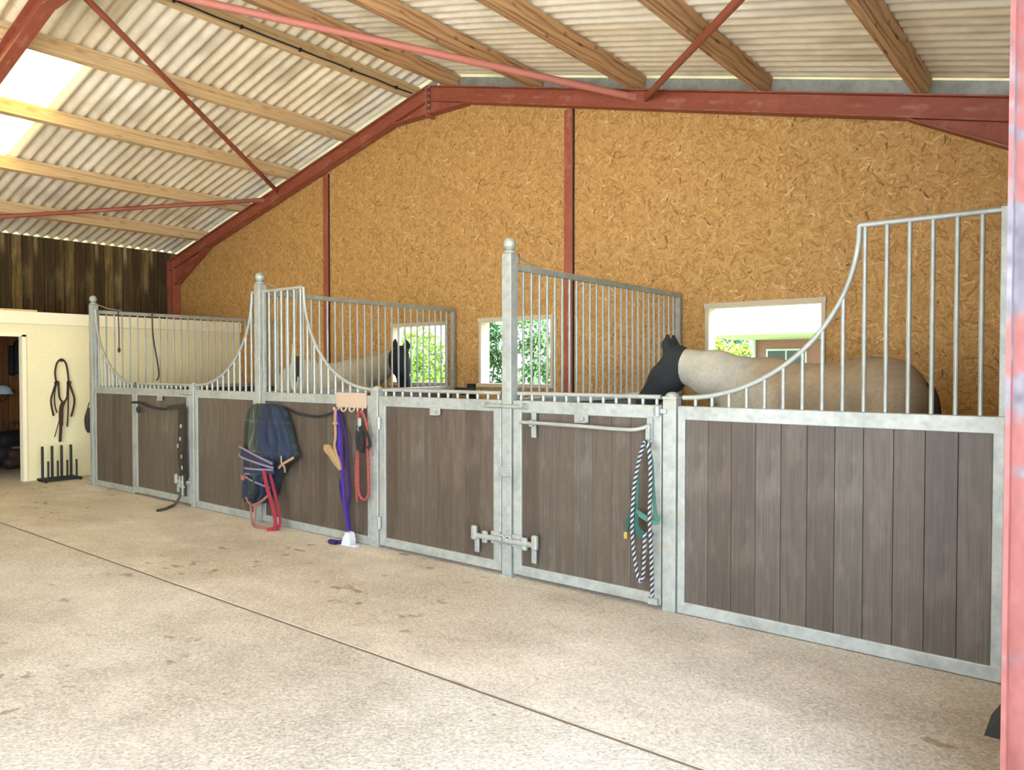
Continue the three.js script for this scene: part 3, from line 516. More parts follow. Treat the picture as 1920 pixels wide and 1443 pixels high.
  const headGeo = field([...head, ...ears], lo, hi, 84, 0.035);
  // one skin: body with the head merged in; coat colours by region of the animal
  const skin = mergeGeometries([bodyGeo.toNonIndexed(), headGeo.toNonIndexed()]), p = skin.attributes.position, col = new Float32Array(p.count * 3), c = new THREE.Color();
  for (let i = 0; i < p.count; i++) {
    const x = p.getX(i), y = p.getY(i); const t = clamp((x + 0.12 + 0.1 * Math.sin(y * 9)) / 0.22); c.copy(tint.neck).lerp(tint.body, t); if (y < 0.45) c.lerp(tint.leg, clamp((0.55 - y) * 3));
    col.set([c.r, c.g, c.b], 3 * i);
  }
  skin.setAttribute('color', new THREE.BufferAttribute(col, 3));
  const raw = (name, g, m, l) => { const q = new THREE.Mesh(g, m); q.name = name; q.castShadow = q.receiveShadow = true; if (l) q.userData.label = l; o.add(q); return q; };
  raw('body', skin, tint.mat);
  raw('fly_mask', field(grow([...head.slice(0, 4), ...head.slice(8), ...(tint.full ? head.slice(4, 8) : []), ...ears], 0.008), lo, hi, 84, 0.035), M.mask, 'black fly mask over the head and ears');
  raw('tail', [0].map(() => { const g = new THREE.TubeGeometry(new THREE.CatmullRomCurve3([[1.14, hw - 0.16, 0], [1.22, hw - 0.2, 0], [1.27, hw - 0.42, 0.01], [1.27, hw - 0.8, 0], [1.25, 0.45, 0]].map((q) => V(...sx(q)))), 24, 0.045, 8); return g; })[0], M.hair);
  return o;
}
const coatMat = std({ map: T.coat, vertexColors: true, roughness: 0.8 });
const C = (h) => new THREE.Color(h);
horse('tan horse with pale neck and black fly mask in the near stall', [-2.0, 0, -5.6], 0, { len: 0.84, W: 1.55, poll: [-0.82, 1.655, 0.02], nose: [-1.12, 1.22, 0.05] }, { neck: C(0xc9c4b2), body: C(0xb6a183), leg: C(0x4a4036), mat: coatMat, full: true });
horse('pale grey horse with black fly mask standing in the far stall', [-7.62, 0, -6.25], Math.PI + 0.1, { len: 1, W: 1.59, poll: [-0.84, 1.74, 0.0], nose: [-0.72, 1.34, 0.22] }, { neck: C(0xb8a98c), body: C(0xd2c9b4), leg: C(0x6a6258), mat: coatMat, full: true });
// ------------------------------------------------------------------ things hanging on the stall fronts
// a hung cloth: rows of [y, xLeft, xRight, bulge]; closed shell with folds
function drape(rows, zBack, folds, amp, n = 28) {
  const pos = [], uv = [], idx = [], m = rows.length, R = 12, c = [0, 1, 2, 3].map((k) => new THREE.CatmullRomCurve3(rows.map((r, i) => V(i, r[k], 0)))), steps = (m - 1) * 6;
  for (let j = 0; j <= steps; j++) {
    const t = j / steps, [y, a, b, q] = [0, 1, 2, 3].map((k) => c[k].getPoint(t).y);
    for (let i = 0; i <= n; i++) { const s = i / n, x = a + (b - a) * s, f = (Math.sin(s * folds * 6.283 + t * 2.2) * 0.7 + Math.sin(s * folds * 11.3 - t * 5.1 + 1.3) * 0.45 + Math.sin(s * 5.1 + t * 17) * 0.3) * amp * Math.min(1, t * 4); pos.push(x, y + (t > 0.96 ? 0.012 * Math.sin(s * 9) : 0), zBack + 0.012 + Math.max(0.004, Math.sin(Math.PI * clamp(s * 0.96 + 0.02)) ** 0.6 * q + f)); uv.push(s, t); }
    for (let i = 0; i <= n; i++) { const s = i / n; pos.push(a + (b - a) * (1 - s), y, zBack); uv.push(1 - s, t); }
    const w = 2 * (n + 1); if (j) for (let i = 0; i < w; i++) { const A = (j - 1) * w + i, B = (j - 1) * w + (i + 1) % w; idx.push(A, B, A + w, B, B + w, A + w); }
  }
  const w = 2 * (n + 1); for (const j of [0, steps]) for (let i = 0; i < n; i++) { const A = j * w + i, B = j * w + w - 1 - i; idx.push(A, A + 1, B, A + 1, B - 1, B); }
  const g = new THREE.BufferGeometry(); g.setAttribute('position', new THREE.Float32BufferAttribute(pos, 3)); g.setAttribute('uv', new THREE.Float32BufferAttribute(uv, 2)); g.setIndex(idx); g.computeVertexNormals(); return g;
}
const ZH = ZS + 0.05;
{
  const o = thing('horse_rug', 'folded green and navy horse rug with red strap hanging on the stall front', 'horse rug', [-6.4, 0, ZH]);
  part('lining', drape([[1.12, -6.62, -6.4, 0.03], [0.9, -6.72, -6.4, 0.05], [0.5, -6.76, -6.5, 0.06], [0.21, -6.79, -6.56, 0.05]], ZH - 0.005, 2, 0.012, 18), M.navy, o);
  part('outer_shell', drape([[1.165, -6.52, -6.2, 0.05], [1.13, -6.6, -6.07, 0.09], [0.98, -6.66, -5.97, 0.13], [0.8, -6.66, -5.9, 0.15], [0.69, -6.63, -5.86, 0.15], [0.6, -6.6, -6.0, 0.14], [0.46, -6.57, -6.14, 0.12], [0.33, -6.6, -6.2, 0.1], [0.25, -6.64, -6.3, 0.08], [0.2, -6.62, -6.42, 0.06]], ZH + 0.005, 4, 0.026, 56), M.rug, o);
  const zf = ZH + 0.16;
  part('trim_band', strap([[-6.64, 0.72, zf - 0.04], [-6.6, 0.75, zf], [-6.3, 0.695, zf + 0.03], [-6.05, 0.63, zf + 0.01]], 0.018, 0.006), M.lilac, o);
  part('trim_band', strap([[-6.64, 0.7, zf - 0.04], [-6.6, 0.66, zf], [-6.3, 0.625, zf + 0.03], [-6.03, 0.59, zf + 0.01]], 0.018, 0.006), M.lilac, o);
  part('trim_band', strap([[-6.52, 0.55, zf], [-6.3, 0.56, zf + 0.03], [-6.05, 0.57, zf]], 0.018, 0.006), M.lilac, o);
  part('trim_band', strap([[-6.54, 0.49, zf - 0.01], [-6.3, 0.515, zf + 0.01], [-6.06, 0.55, zf - 0.02]], 0.016, 0.006), M.lilac, o);
  part('trim_band', strap([[-6.56, 0.47, zf - 0.02], [-6.4, 0.44, zf], [-6.15, 0.39, zf - 0.03]], 0.016, 0.006), M.lilac, o);
  part('folded_flap', strap([[-6.63, 0.71, zf - 0.05], [-6.58, 0.7, zf - 0.01], [-6.3, 0.66, zf + 0.02], [-6.04, 0.61, zf]], 0.075, 0.012), M.navy, o);
  part('folded_flap', strap([[-6.53, 0.52, zf - 0.02], [-6.3, 0.54, zf + 0.015], [-6.06, 0.56, zf - 0.02]], 0.06, 0.012), M.navy, o);
  part('bottom_binding', strap([[-6.66, 0.24, zf - 0.1], [-6.55, 0.195, zf - 0.075], [-6.44, 0.2, zf - 0.07], [-6.3, 0.26, zf - 0.06], [-6.2, 0.33, zf - 0.07]], 0.024, 0.012), M.pinkStrap, o);
  part('side_binding', strap([[-6.02, 0.585, zf - 0.04], [-5.95, 0.63, zf - 0.04], [-5.86, 0.69, zf - 0.09]], 0.022, 0.01), M.jute, o);
  part('tie_cord', tube([[-5.98, 0.7, zf - 0.04], [-5.96, 0.64, zf - 0.03], [-5.93, 0.6, zf - 0.04], [-5.95, 0.55, zf - 0.06]], 0.009, 20, 6), M.jute, o);
  part('surcingle_strap', strap([[-6.17, 0.56, zf + 0.02], [-6.13, 0.4, zf + 0.01], [-6.08, 0.2, zf - 0.02], [-6.07, 0.03, zf - 0.03], [-6.1, 0.008, zf + 0.03]], 0.05, 0.008), M.redStrap, o, 'bright red hanging strap');
  part('surcingle_strap', strap([[-6.14, 0.55, zf - 0.02], [-6.07, 0.35, zf - 0.03], [-6.03, 0.1, zf - 0.06], [-6.06, 0.01, zf - 0.04]], 0.035, 0.008), M.redStrap, o, 'bright red hanging strap');
  part('leg_strap', strap([[-6.56, 0.2, zf - 0.09], [-6.52, 0.1, zf - 0.07], [-6.42, 0.015, zf - 0.02], [-6.3, 0.012, zf + 0.02], [-6.15, 0.012, zf]], 0.03, 0.007), M.pinkStrap, o);
  part('leg_strap', strap([[-6.46, 0.21, zf - 0.08], [-6.42, 0.09, zf - 0.05], [-6.36, 0.02, zf], [-6.28, 0.012, zf + 0.03]], 0.024, 0.007), M.pinkStrap, o);
  part('buckle', [rbox(-6.57, -6.52, 0.43, 0.48, zf - 0.005, zf + 0.012, 0.006), rbox(-6.5, -6.46, 0.45, 0.475, zf, zf + 0.014, 0.006)], M.pinkStrap, o);
}
{
  const r = thing('hook_rack', 'pale pink rack with hooks on the rail above the ropes', 'hook rack', [-5.15, 1.2, ZH]);
  part('back_plate', rbox(-5.345, -4.95, 1.165, 1.295, ZS + 0.028, ZS + 0.042, 0.004), M.rackPink, r);
  for (const x of [-5.3, -5.2, -5.09, -4.985]) part('hook', tube([[x, 1.19, ZS + 0.04], [x, 1.155, ZS + 0.05], [x, 1.135, ZS + 0.075], [x, 1.15, ZS + 0.1], [x, 1.17, ZS + 0.1]], 0.009, 18, 8), M.rackPink, r);
  const p = thing('purple_headcollar', 'purple rope and headcollar hanging from the pink rack to the floor', 'lead rope', [-5.2, 0, ZH]), z = ZS + 0.085;
  part('rope', tube([[-5.3, 1.15, z], [-5.32, 1.0, z - 0.02], [-5.33, 0.86, z - 0.02], [-5.3, 0.72, z - 0.01], [-5.25, 0.86, z], [-5.26, 1.02, z], [-5.3, 1.14, z + 0.01]], 0.017, 60, 8), M.purple, p);
  part('headcollar_strap', strap([[-5.3, 1.15, z], [-5.24, 0.95, z], [-5.21, 0.75, z + 0.01], [-5.19, 0.55, z + 0.01], [-5.17, 0.36, z + 0.01], [-5.14, 0.15, z], [-5.12, 0.06, z]], 0.03, 0.016), M.purple, p);
  part('headcollar_strap', strap([[-5.28, 1.14, z - 0.02], [-5.18, 0.92, z - 0.02], [-5.165, 0.7, z - 0.02], [-5.13, 0.45, z - 0.015], [-5.15, 0.3, z - 0.01], [-5.125, 0.12, z - 0.01]], 0.026, 0.012), M.purpleDark, p);
  part('headcollar_strap', strap([[-5.2, 0.6, z - 0.01], [-5.235, 0.5, z], [-5.24, 0.38, z - 0.02], [-5.19, 0.33, z]], 0.022, 0.01), M.purpleDark, p);
  part('rope_tail', tube([[-5.12, 0.08, z], [-5.14, 0.025, z + 0.04], [-5.2, 0.018, z + 0.07], [-5.27, 0.018, z + 0.08], [-5.24, 0.018, z + 0.11], [-5.17, 0.018, z + 0.1]], 0.016, 40, 8), M.purpleDark, p);
  const b = thing('jute_tassel', 'beige knotted rope with frayed end hanging over the purple rope', 'rope', [-5.25, 0.6, ZH]), zb = ZS + 0.115;
  part('rope', tube([[-5.285, 1.155, zb - 0.02], [-5.265, 1.05, zb], [-5.255, 0.92, zb + 0.005], [-5.275, 0.83, zb], [-5.235, 0.73, zb], [-5.21, 0.64, zb]], 0.013, 40, 8), M.jute, b);
  part('knot', [new THREE.SphereGeometry(0.026, 12, 8).scale(1, 0.8, 0.9).translate(-5.265, 1.03, zb)], M.jute, b);
  part('frayed_end', [drape([[0.84, -5.43, -5.36, 0.02], [0.79, -5.42, -5.29, 0.035], [0.72, -5.33, -5.22, 0.035], [0.63, -5.23, -5.19, 0.015]], zb - 0.02, 3, 0.008, 14)], M.straw, b);
  const k = thing('red_lead_rope', 'pinkish red lead rope looped from the right end of the rack', 'lead rope', [-4.93, 0.4, ZH]), zk = ZS + 0.085;
  part('rope', tube([[-4.985, 1.16, zk + 0.01], [-4.99, 1.02, zk], [-5.0, 0.8, zk], [-5.0, 0.5, zk], [-4.97, 0.42, zk], [-4.925, 0.4, zk], [-4.88, 0.43, zk], [-4.866, 0.5, zk], [-4.875, 0.8, zk], [-4.89, 1.03, zk], [-4.955, 1.15, zk]], 0.0125, 90, 8), M.redRope, k);
  part('rope_tail', tube([[-5.0, 0.8, zk + 0.01], [-5.015, 0.6, zk + 0.012], [-5.005, 0.38, zk + 0.01]], 0.0105, 20, 8), M.redRope, k);
  part('clip', [rbox(-4.965, -4.925, 1.02, 1.09, zk + 0.02, zk + 0.04, 0.01), new THREE.TorusGeometry(0.02, 0.006, 6, 14).translate(-4.945, 1.0, zk + 0.03)], M.galv, k);
  const h = thing('black_headcollar', 'small black headcollar hanging inside the red rope loop', 'headcollar', [-4.92, 0.8, ZH]);
  part('strap', [strap([[-4.955, 1.02, zk + 0.02], [-4.965, 0.92, zk + 0.03], [-4.955, 0.82, zk + 0.025]], 0.05, 0.02), strap([[-4.935, 1.02, zk + 0.025], [-4.91, 0.9, zk + 0.03], [-4.92, 0.8, zk + 0.03]], 0.04, 0.02)], M.black, h);
  part('cheek_strap', [strap([[-4.92, 1.02, zk + 0.03], [-4.85, 0.96, zk + 0.03], [-4.82, 0.88, zk + 0.025], [-4.85, 0.84, zk + 0.025]], 0.028, 0.008)], M.black, h);
  part('buckle', [rbox(-4.805, -4.785, 0.78, 0.84, zk + 0.015, zk + 0.03, 0.005)], M.pinkStrap, h);
  const s = thing('bungee_strap', 'thin black strap slung between the rug and the rack', 'strap', [-5.7, 1.08, ZH]);
  part('strap_band', strap([[-6.1, 1.135, ZS + 0.04], [-5.9, 1.085, ZS + 0.045], [-5.65, 1.07, ZS + 0.045], [-5.5, 1.085, ZS + 0.045], [-5.34, 1.13, ZS + 0.05]], 0.022, 0.006), M.black, s);
  const w = thing('white_block', 'white chipped lick block on the floor under the purple rope', 'lick block', [-5.09, 0, ZH + 0.08]);
  part('block', extruded([[-5.15, 0], [-5.035, 0], [-5.03, 0.05], [-5.05, 0.11], [-5.09, 0.115], [-5.13, 0.06]], ZS + 0.09, ZS + 0.15), M.white, w); part('crumb', rbox(-5.02, -4.96, 0, 0.018, ZS + 0.11, ZS + 0.16, 0.007), M.white, w);
}
{
  // dark headcollar bundle on the far door
  const o = thing('dark_headcollar', 'dark headcollar bundle with pale buckles hanging on the far door', 'headcollar', [-7.9, 0.3, ZH]), z = ZS + 0.07;
  part('strap_bundle', [strap([[-7.97, 1.08, z], [-7.96, 0.9, z + 0.01], [-7.98, 0.6, z + 0.01], [-7.97, 0.4, z], [-7.96, 0.28, z]], 0.07, 0.03), strap([[-7.9, 1.09, z + 0.01], [-7.9, 0.8, z + 0.015], [-7.89, 0.5, z + 0.01], [-7.89, 0.26, z]], 0.06, 0.028), strap([[-7.94, 0.7, z + 0.02], [-7.93, 0.5, z + 0.025], [-7.92, 0.36, z + 0.02]], 0.09, 0.02)], M.leatherDark, o);
  for (const [x, y] of [[-7.92, 0.88], [-7.94, 0.74], [-7.99, 0.66], [-7.91, 0.55], [-7.9, 0.43]]) part('buckle', rbox(x - 0.012, x + 0.012, y - 0.02, y + 0.02, z + 0.022, z + 0.04, 0.004), M.galv, o);
  part('snap_clip', [rbox(-8.0, -7.975, 0.22, 0.33, z, z + 0.02, 0.006), rbox(-8.0, -7.9, 0.2, 0.23, z, z + 0.02, 0.006), rbox(-7.93, -7.905, 0.12, 0.34, z + 0.01, z + 0.03, 0.006)], M.galv, o);
  part('cross_strap', strap([[-9.17, 1.1, ZS + 0.05], [-8.95, 1.105, ZS + 0.058], [-8.7, 1.06, ZS + 0.05], [-8.4, 1.045, ZS + 0.05], [-8.2, 1.07, ZS + 0.055], [-7.95, 1.09, z]], 0.028, 0.01), M.black, o);
  part('cross_strap', strap([[-8.3, 1.065, ZS + 0.055], [-8.1, 1.085, ZS + 0.065], [-7.93, 1.09, z + 0.01]], 0.05, 0.016), M.leatherDark, o);
  part('strap_buckle', new THREE.TorusGeometry(0.03, 0.011, 8, 14).translate(-9.0, 1.02, ZS + 0.055), M.darkMetal, o);
  const r = thing('dark_rope_end', 'dark rope trailing from the far door onto the concrete', 'rope', [-7.95, 0, -3.95]);
  part('rope', tube([[-7.95, 0.24, z], [-7.97, 0.12, z + 0.02], [-8.0, 0.03, z + 0.06], [-7.96, 0.016, -4.05], [-7.87, 0.015, -3.95], [-7.84, 0.015, -3.85]], 0.015, 40, 8), M.darkRope, r);
}
{
  const o = thing('green_headcollar', 'green headcollar hanging from the blanket rail bracket', 'headcollar', [-2.27, 0.5, ZH]), z = ZS + 0.1;
  part('crown_strap', [strap([[-2.27, 1.04, z], [-2.315, 0.92, z], [-2.325, 0.75, z], [-2.33, 0.61, z]], 0.024, 0.008), strap([[-2.265, 1.04, z], [-2.225, 0.95, z], [-2.21, 0.75, z], [-2.19, 0.58, z]], 0.022, 0.008)], M.mint, o);
  part('nose_band', strap([[-2.325, 0.615, z + 0.01], [-2.25, 0.585, z + 0.025], [-2.19, 0.56, z + 0.01], [-2.185, 0.6, z - 0.01]], 0.034, 0.01), M.mint, o);
  part('cheek_strap', [strap([[-2.33, 0.62, z + 0.01], [-2.37, 0.56, z + 0.01], [-2.395, 0.48, z + 0.005]], 0.024, 0.01), strap([[-2.32, 0.6, z + 0.015], [-2.31, 0.52, z + 0.02], [-2.25, 0.47, z + 0.02], [-2.21, 0.5, z + 0.01]], 0.036, 0.012), strap([[-2.335, 0.66, z + 0.02], [-2.345, 0.56, z + 0.02], [-2.3, 0.48, z + 0.02], [-2.255, 0.46, z + 0.02]], 0.03, 0.01), strap([[-2.36, 0.62, z], [-2.36, 0.55, z], [-2.32, 0.5, z]], 0.03, 0.01)], M.green, o);
  part('buckle', [rbox(-2.41, -2.385, 0.43, 0.475, z, z + 0.015, 0.005), rbox(-2.262, -2.24, 0.36, 0.45, z + 0.015, z + 0.03, 0.006)], M.brass, o);
  const r = thing('twisted_rope', 'black and white twisted rope looped over the blanket rail bracket', 'lead rope', [-2.27, 0.1, ZH]);
  part('rope', tube([[-2.207, 0.1, z + 0.01], [-2.21, 0.36, z + 0.02], [-2.215, 0.6, z + 0.035], [-2.217, 0.82, z + 0.02], [-2.235, 1.01, z + 0.01], [-2.262, 1.05, z + 0.01], [-2.29, 0.98, z + 0.01], [-2.32, 0.85, z + 0.012], [-2.337, 0.7, z + 0.02], [-2.335, 0.48, z + 0.035], [-2.318, 0.28, z + 0.02], [-2.29, 0.185, z + 0.02], [-2.266, 0.22, z + 0.02], [-2.252, 0.39, z + 0.03], [-2.25, 0.5, z + 0.03]], 0.0125, 160, 8), M.ropeTwist, r);
}
// ropes hung among the bars
{
  const a = thing('grey_rope', 'grey rope hanging in a loop behind the bars left of the swan neck', 'rope', [-6.1, 1.3, ZS - 0.05]);
  part('rope', tube([[-6.02, 2.24, ZS - 0.04], [-6.05, 1.9, ZS - 0.04], [-6.1, 1.5, ZS - 0.04], [-6.09, 1.34, ZS - 0.04], [-6.05, 1.31, ZS - 0.04], [-6.02, 1.36, ZS - 0.04], [-6.02, 1.6, ZS - 0.04]], 0.013, 60, 8), M.greyRope, a);
  part('rubber_grip', tube([[-6.02, 1.62, ZS - 0.04], [-6.02, 1.5, ZS - 0.04], [-6.025, 1.38, ZS - 0.04]], 0.018, 16, 8), M.black, a);
  const b = thing('partition_rope', 'thin dark rope hanging down the partition by the cream wall', 'rope', [-10.28, 1.3, -5.15]);
  part('rope', tube([[-10.27, 2.27, -5.0], [-10.27, 1.95, -5.01], [-10.26, 1.6, -5.06], [-10.26, 1.42, -5.08], [-10.26, 1.34, -5.05]], 0.011, 40, 8), M.darkRope, b);
  const c = thing('knotted_string', 'short brown knotted string on the far partition bars', 'string', [-10.28, 1.7, -4.6]);
  part('string', [tube([[-10.27, 2.27, -4.55], [-10.275, 2.0, -4.56], [-10.275, 1.72, -4.56]], 0.007, 20, 6), new THREE.SphereGeometry(0.02, 8, 6).scale(1, 1.8, 1).translate(-10.275, 1.75, -4.56)], M.leather, c);
  const d = thing('drinker_bowl', 'small black drinker low on the wall under the middle window', 'drinker', [-6.2, 1.2, ZG + 0.1]);
  part('bowl', [new THREE.LatheGeometry([[0.02, 0], [0.1, 0.01], [0.12, 0.07], [0.125, 0.09], [0.115, 0.09], [0.09, 0.02], [0.0, 0.02]].map((q) => new THREE.Vector2(...q)), 20).translate(-6.22, 1.18, ZG + 0.14)], M.black, d); part('bracket', rbox(-6.28, -6.16, 1.12, 1.32, ZG, ZG + 0.04, 0.008), M.darkMetal, d);
}
// ------------------------------------------------------------------ cream wall: bridle and boot rack
{
  const x = -11.33, o = thing('bridle', 'brown leather bridle hanging on the cream wall', 'bridle', [x, 0.5, -4.27]), f = V(1, 0, 0), S = (pts, w, t = 0.008) => strap(pts.map(([z, y, dx = 0]) => [x + dx, y, z]), w, t, f, 30);
  part('peg', cyl(0.014, 0.07, x, 1.615, -4.255, 10, 'x'), M.darkMetal, o);
  part('headpiece', S([[-4.19, 1.3], [-4.175, 1.45], [-4.2, 1.58], [-4.255, 1.635], [-4.31, 1.58], [-4.335, 1.45], [-4.345, 1.3]], 0.022), M.leather, o);
  part('brow_band', S([[-4.21, 1.33, 0.01], [-4.215, 1.2, 0.012], [-4.225, 1.1, 0.012], [-4.27, 1.045, 0.014], [-4.315, 1.1, 0.012], [-4.325, 1.2, 0.012], [-4.33, 1.33, 0.01]], 0.024), M.leather, o);
  part('cheek_piece', [S([[-4.19, 1.32], [-4.15, 1.2], [-4.12, 1.08], [-4.13, 0.96], [-4.15, 0.86]], 0.022), S([[-4.345, 1.32], [-4.385, 1.2], [-4.415, 1.08], [-4.4, 0.95], [-4.37, 0.84]], 0.024)], M.leather, o);
  part('throat_lash', [S([[-4.185, 1.3, 0.012], [-4.16, 1.15, 0.012], [-4.165, 1.0, 0.012], [-4.19, 0.9, 0.012]], 0.014), S([[-4.34, 1.3, 0.01], [-4.33, 1.1, 0.02], [-4.325, 0.9, 0.02], [-4.315, 0.7, 0.01]], 0.016)], M.leatherDark, o);
  part('rein', [S([[-4.26, 1.05, 0.02], [-4.235, 0.98, 0.022], [-4.225, 0.85, 0.02], [-4.23, 0.7, 0.02], [-4.22, 0.5, 0.015]], 0.034, 0.014), S([[-4.285, 1.06, 0.02], [-4.25, 0.97, 0.03], [-4.245, 0.85, 0.03], [-4.24, 0.72, 0.03]], 0.03), S([[-4.24, 0.9, 0.025], [-4.2, 0.75, 0.02], [-4.155, 0.57, 0.01]], 0.01)], M.leather, o);
  part('bit_ring', [new THREE.TorusGeometry(0.026, 0.006, 8, 16).rotateY(Math.PI / 2).translate(x + 0.012, 1.31, -4.19), new THREE.TorusGeometry(0.026, 0.006, 8, 16).rotateY(Math.PI / 2).translate(x + 0.012, 1.31, -4.345)], M.darkMetal, o);
  const r = thing('boot_rack', 'dark metal boot rack with upright prongs against the cream wall', 'boot rack', [-11.1, 0, -4.14]);
  const z0 = -3.93, dz = -0.117;
  part('base_frame', [rbox(-11.24, -11.21, 0.012, 0.04, -4.36, -3.9, 0.005), rbox(-10.98, -10.95, 0.012, 0.04, -4.36, -3.9, 0.005), rbox(-11.24, -10.95, 0.012, 0.04, -3.925, -3.9, 0.005), rbox(-11.24, -10.95, 0.012, 0.04, -4.36, -4.335, 0.005), rbox(-11.14, -11.05, 0.012, 0.04, -4.36, -3.9, 0.005)], M.darkMetal, r);
  for (let k = 0; k < 4; k++) { part('tall_prong', cyl(0.017, 0.44, -11.12, 0.25, z0 + k * dz, 10), M.darkMetal, r); part('short_prong', cyl(0.013, 0.24, -11.08, 0.15, z0 - 0.055 + k * dz, 10), M.darkMetal, r); }
  for (const [a, b] of [[-11.22, -3.92], [-10.965, -3.92], [-11.22, -4.34], [-10.965, -4.34]]) part('foot', cyl(0.012, 0.014, a, 0.007, b, 8), M.black, r);
  const q = thing('loose_plank', 'pale plank lying on top of the tack room', 'plank', [-11.6, 2.265, -3.6]); part('plank', rbox(-11.45, -11.36, 2.266, 2.292, -3.98, -2.6, 0.004, 'z'), M.purlin, q);
  const s = thing('hanging_pouch', 'small dark pouch on the wall behind the far post', 'pouch', [-11.25, 0.7, -4.7]);
  part('pouch', drape([[0.95, -0.03, 0.03, 0.02], [0.8, -0.07, 0.06, 0.05], [0.66, -0.06, 0.05, 0.05], [0.6, -0.03, 0.03, 0.02]], 0, 1, 0.004, 12).rotateY(Math.PI / 2).translate(-11.35, 0, -4.62), M.leatherDark, s); part('loop', tube([[-11.34, 0.94, -4.65], [-11.34, 1.03, -4.62], [-11.34, 0.94, -4.59]], 0.006, 14, 6), M.leatherDark, s);
}
// inside the tack room
{
  const X = XL + 0.03;
  const c = thing('dark_coat', 'dark coat hanging on the brown boards in the tack room', 'coat', [X, 1.3, -4.47]);
  part('coat_body', drape([[1.98, -0.05, 0.05, 0.03], [1.9, -0.13, 0.11, 0.07], [1.65, -0.14, 0.13, 0.09], [1.42, -0.15, 0.15, 0.08]], 0, 3, 0.01, 20).rotateY(Math.PI / 2).translate(X, 0, -4.5), M.black, c);
  part('sleeve', drape([[1.86, -0.04, 0.04, 0.04], [1.6, -0.05, 0.04, 0.05], [1.4, -0.045, 0.03, 0.04]], 0, 1, 0.004, 10).rotateY(Math.PI / 2).translate(X + 0.03, 0, -4.34), M.black, c);
  const h = thing('riding_hat', 'pale blue riding hat hanging in the tack room doorway', 'hat', [X, 1.15, -4.2]);
  part('hat_shell', new THREE.SphereGeometry(0.12, 20, 12, 0, 7, 0, Math.PI * 0.55).scale(1, 0.95, 1.15).translate(X + 0.13, 1.14, -4.17), M.paleBlue, h); part('peak', new THREE.CylinderGeometry(0.145, 0.15, 0.014, 20, 1, false, 0, Math.PI).scale(1, 1, 1.1).translate(X + 0.14, 1.125, -4.17), M.paleBlue, h); part('chin_strap', tube([[X + 0.13, 1.13, -4.06], [X + 0.14, 1.0, -4.17], [X + 0.13, 1.13, -4.28]], 0.007, 16, 6), M.black, h);
  const blob = (list, N = 40, k = 0.05) => field(list, [X, -0.02, -4.75], [X + 0.75, 0.85, -3.75], N, k);
  const b = thing('dark_kit_bag', 'bulky dark kit bag on the tack room floor', 'bag', [X + 0.3, 0, -4.3]); part('bag_body', blob([[[X + 0.28, 0.22, -4.1], 0.2, [X + 0.28, 0.24, -4.45], 0.2], [[X + 0.28, 0.42, -4.15], 0.14, [X + 0.26, 0.44, -4.4], 0.13]]), M.black, b); part('handle', tube([[X + 0.3, 0.5, -4.14], [X + 0.32, 0.66, -4.2], [X + 0.32, 0.67, -4.33], [X + 0.3, 0.5, -4.4]], 0.014, 20, 8), M.darkRope, b);
  const g = thing('brown_feed_sack', 'small brown sack in front of the kit bag in the tack room', 'sack', [X + 0.62, 0, -4.2]); part('sack_body', blob([[[X + 0.56, 0.1, -4.12], 0.1, [X + 0.56, 0.11, -4.3], 0.1], [[X + 0.56, 0.24, -4.16], 0.07, [X + 0.56, 0.24, -4.26], 0.07]]), M.leather, g); part('sack_tie', new THREE.TorusGeometry(0.05, 0.012, 8, 16).rotateX(Math.PI / 2).translate(X + 0.56, 0.32, -4.21), M.jute, g);
}
// low metal foot by the red column
{
  const o = thing('door_stop', 'low dark door stop on the floor beside the red column', 'door stop', [-0.36, 0, -3.7]);
  part('stop_block', extruded([[-0.4, 0], [-0.24, 0], [-0.24, 0.1], [-0.34, 0.1]], -3.84, -3.6), M.darkMetal, o); part('fixing_bolt', cyl(0.012, 0.02, -0.28, 0.11, -3.72, 6), M.galv, o);
}
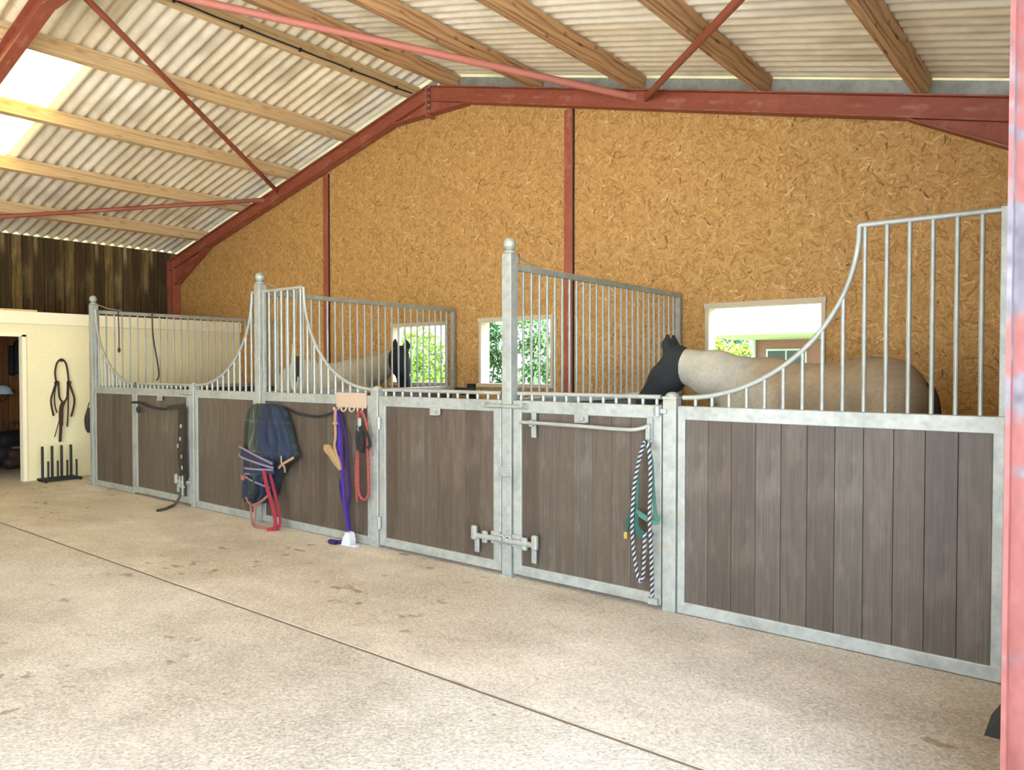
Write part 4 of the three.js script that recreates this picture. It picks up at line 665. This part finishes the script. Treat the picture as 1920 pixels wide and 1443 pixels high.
// ------------------------------------------------------------------ outside the windows
function leafGeo() { const g = new THREE.BufferGeometry(); g.setAttribute('position', new THREE.Float32BufferAttribute([0, 0, 0, 0.3, 0.45, 0.08, 0, 1, 0, 0, 0.5, -0.05, -0.3, 0.45, 0.08], 3)); g.setIndex([0, 1, 3, 1, 2, 3, 0, 3, 4, 3, 2, 4]); g.computeVertexNormals(); return g; }
const leaf = leafGeo();
function bush(name, label, cat, at, blobs, leaves, size, color, stemR) {
  const o = thing(name, label, cat, at, 'greenery behind the barn');
  const mat = new THREE.MeshPhysicalMaterial({ color, roughness: 0.9, transmission: 0.3, thickness: 0, side: THREE.DoubleSide });
  const im = new THREE.InstancedMesh(leaf, mat, leaves), m = new THREE.Matrix4(), q = new THREE.Quaternion(), e = new THREE.Euler(), cc = new THREE.Color();
  for (let i = 0; i < leaves; i++) {
    const [bx, by, bz, r] = blobs[Math.floor(rnd() * blobs.length)], d = V(rr(-1, 1), rr(-1, 1), rr(-1, 1)).normalize(), k = r * Math.cbrt(rr(0.25, 1)) * (0.85 + 0.3 * rnd());
    e.set(rr(0, 6.28), rr(0, 6.28), rr(0, 6.28)); q.setFromEuler(e); const s = size * rr(0.6, 1.3); m.compose(V(bx + d.x * k, Math.max(0.05, by + d.y * k), bz + d.z * k), q, V(s, s, s)); im.setMatrixAt(i, m); cc.setRGB(rr(0.75, 1.15), rr(0.8, 1.15), rr(0.6, 1.0)); im.setColorAt(i, cc);
  }
  im.name = 'foliage'; im.userData.kind = 'stuff'; im.castShadow = im.receiveShadow = true; o.add(im);
  for (const [bx, by, bz] of blobs.slice(0, 4)) { const st = new THREE.Mesh(tube([[0, 0, 0], [bx * 0.4, by * 0.5, bz * 0.4], [bx, by, bz]], stemR, 12, 6), M.trunk); st.name = 'stem'; st.castShadow = true; o.add(st); }
  return o;
}
bush('yellow_bush', 'bright yellow green bush seen through the far window', 'bush', [-12.3, 0, -12], [[0, 1.1, 0, 0.8], [-0.5, 1.2, 0.1, 0.6], [0.6, 1.4, 0, 0.75], [0.1, 1.9, 0.1, 0.55], [1.0, 1.0, 0.1, 0.6], [-1, 0.8, 0, 0.6]], 7000, 0.1, 0x6f9430, 0.02);
bush('green_bush', 'dark green bush at the left of the middle window', 'bush', [-9.9, 0, -11.6], [[0, 1.4, 0, 0.45], [0.25, 2.0, 0, 0.4], [-0.1, 2.3, 0, 0.3], [0.2, 0.8, 0, 0.4]], 3600, 0.1, 0x2f5a30, 0.02);
bush('loose_shrub', 'loose pale shrub at the right of the middle window', 'bush', [-8.9, 0, -12], [[0, 1.2, 0, 0.5], [0.3, 1.8, 0, 0.5], [-0.2, 2.2, 0.1, 0.45], [0.2, 0.7, 0, 0.5]], 2800, 0.11, 0x4c7844, 0.018);
bush('golden_hedge', 'golden yellow hedge beside the shed, behind the near horse', 'bush', [-4.75, 0, -11], [[0, 1.2, 0, 0.5], [-0.35, 1.4, 0, 0.45], [0.2, 1.6, 0, 0.35], [-0.2, 1.75, 0, 0.3], [0, 0.6, 0, 0.5]], 2600, 0.09, 0x7c9220, 0.02);
bush('distant_tree', 'blue green tree top beyond the golden hedge', 'tree', [-8.0, 0, -20], [[0, 2.2, 0, 0.5], [0.25, 2.6, 0, 0.3], [-0.3, 2.3, 0, 0.35], [0.1, 1.5, 0, 0.5]], 1400, 0.13, 0x4c7466, 0.05);
{
  const o = thing('brick_shed', 'pale roofed brick outbuilding seen through the near window', 'outbuilding', [-5, 0, -19.5]), z = -18;
  part('wall', box(-6.9, -2.4, -0.05, 2.27, z - 3, z), M.shedBrick, o);
  part('roof', extruded([[-3.2, 2.2], [0.25, 2.2], [0.25, 2.3], [-1.5, 3.15], [-3.2, 2.3]], 0, 5.0).rotateY(Math.PI / 2).translate(-7.1, 0, z - 0.1), M.shedRoof, o);
  const w = part('window', rbox(-6.55, -5.6, 1.25, 1.98, z - 0.01, z + 0.04, 0.01), M.white, o); for (const x of [-6.5, -6.05]) part('pane', box(x, x + 0.41, 1.3, 1.93, z + 0.03, z + 0.046), M.glassDark, w);
  part('downpipe', cyl(0.05, 2.2, -6.84, 1.1, z + 0.06, 10), M.white, o);
}
for (const o of scene.children) o.traverse((q) => { if (q.isMesh) q.castShadow = q.receiveShadow = true; });
renderer.render(scene, camera);
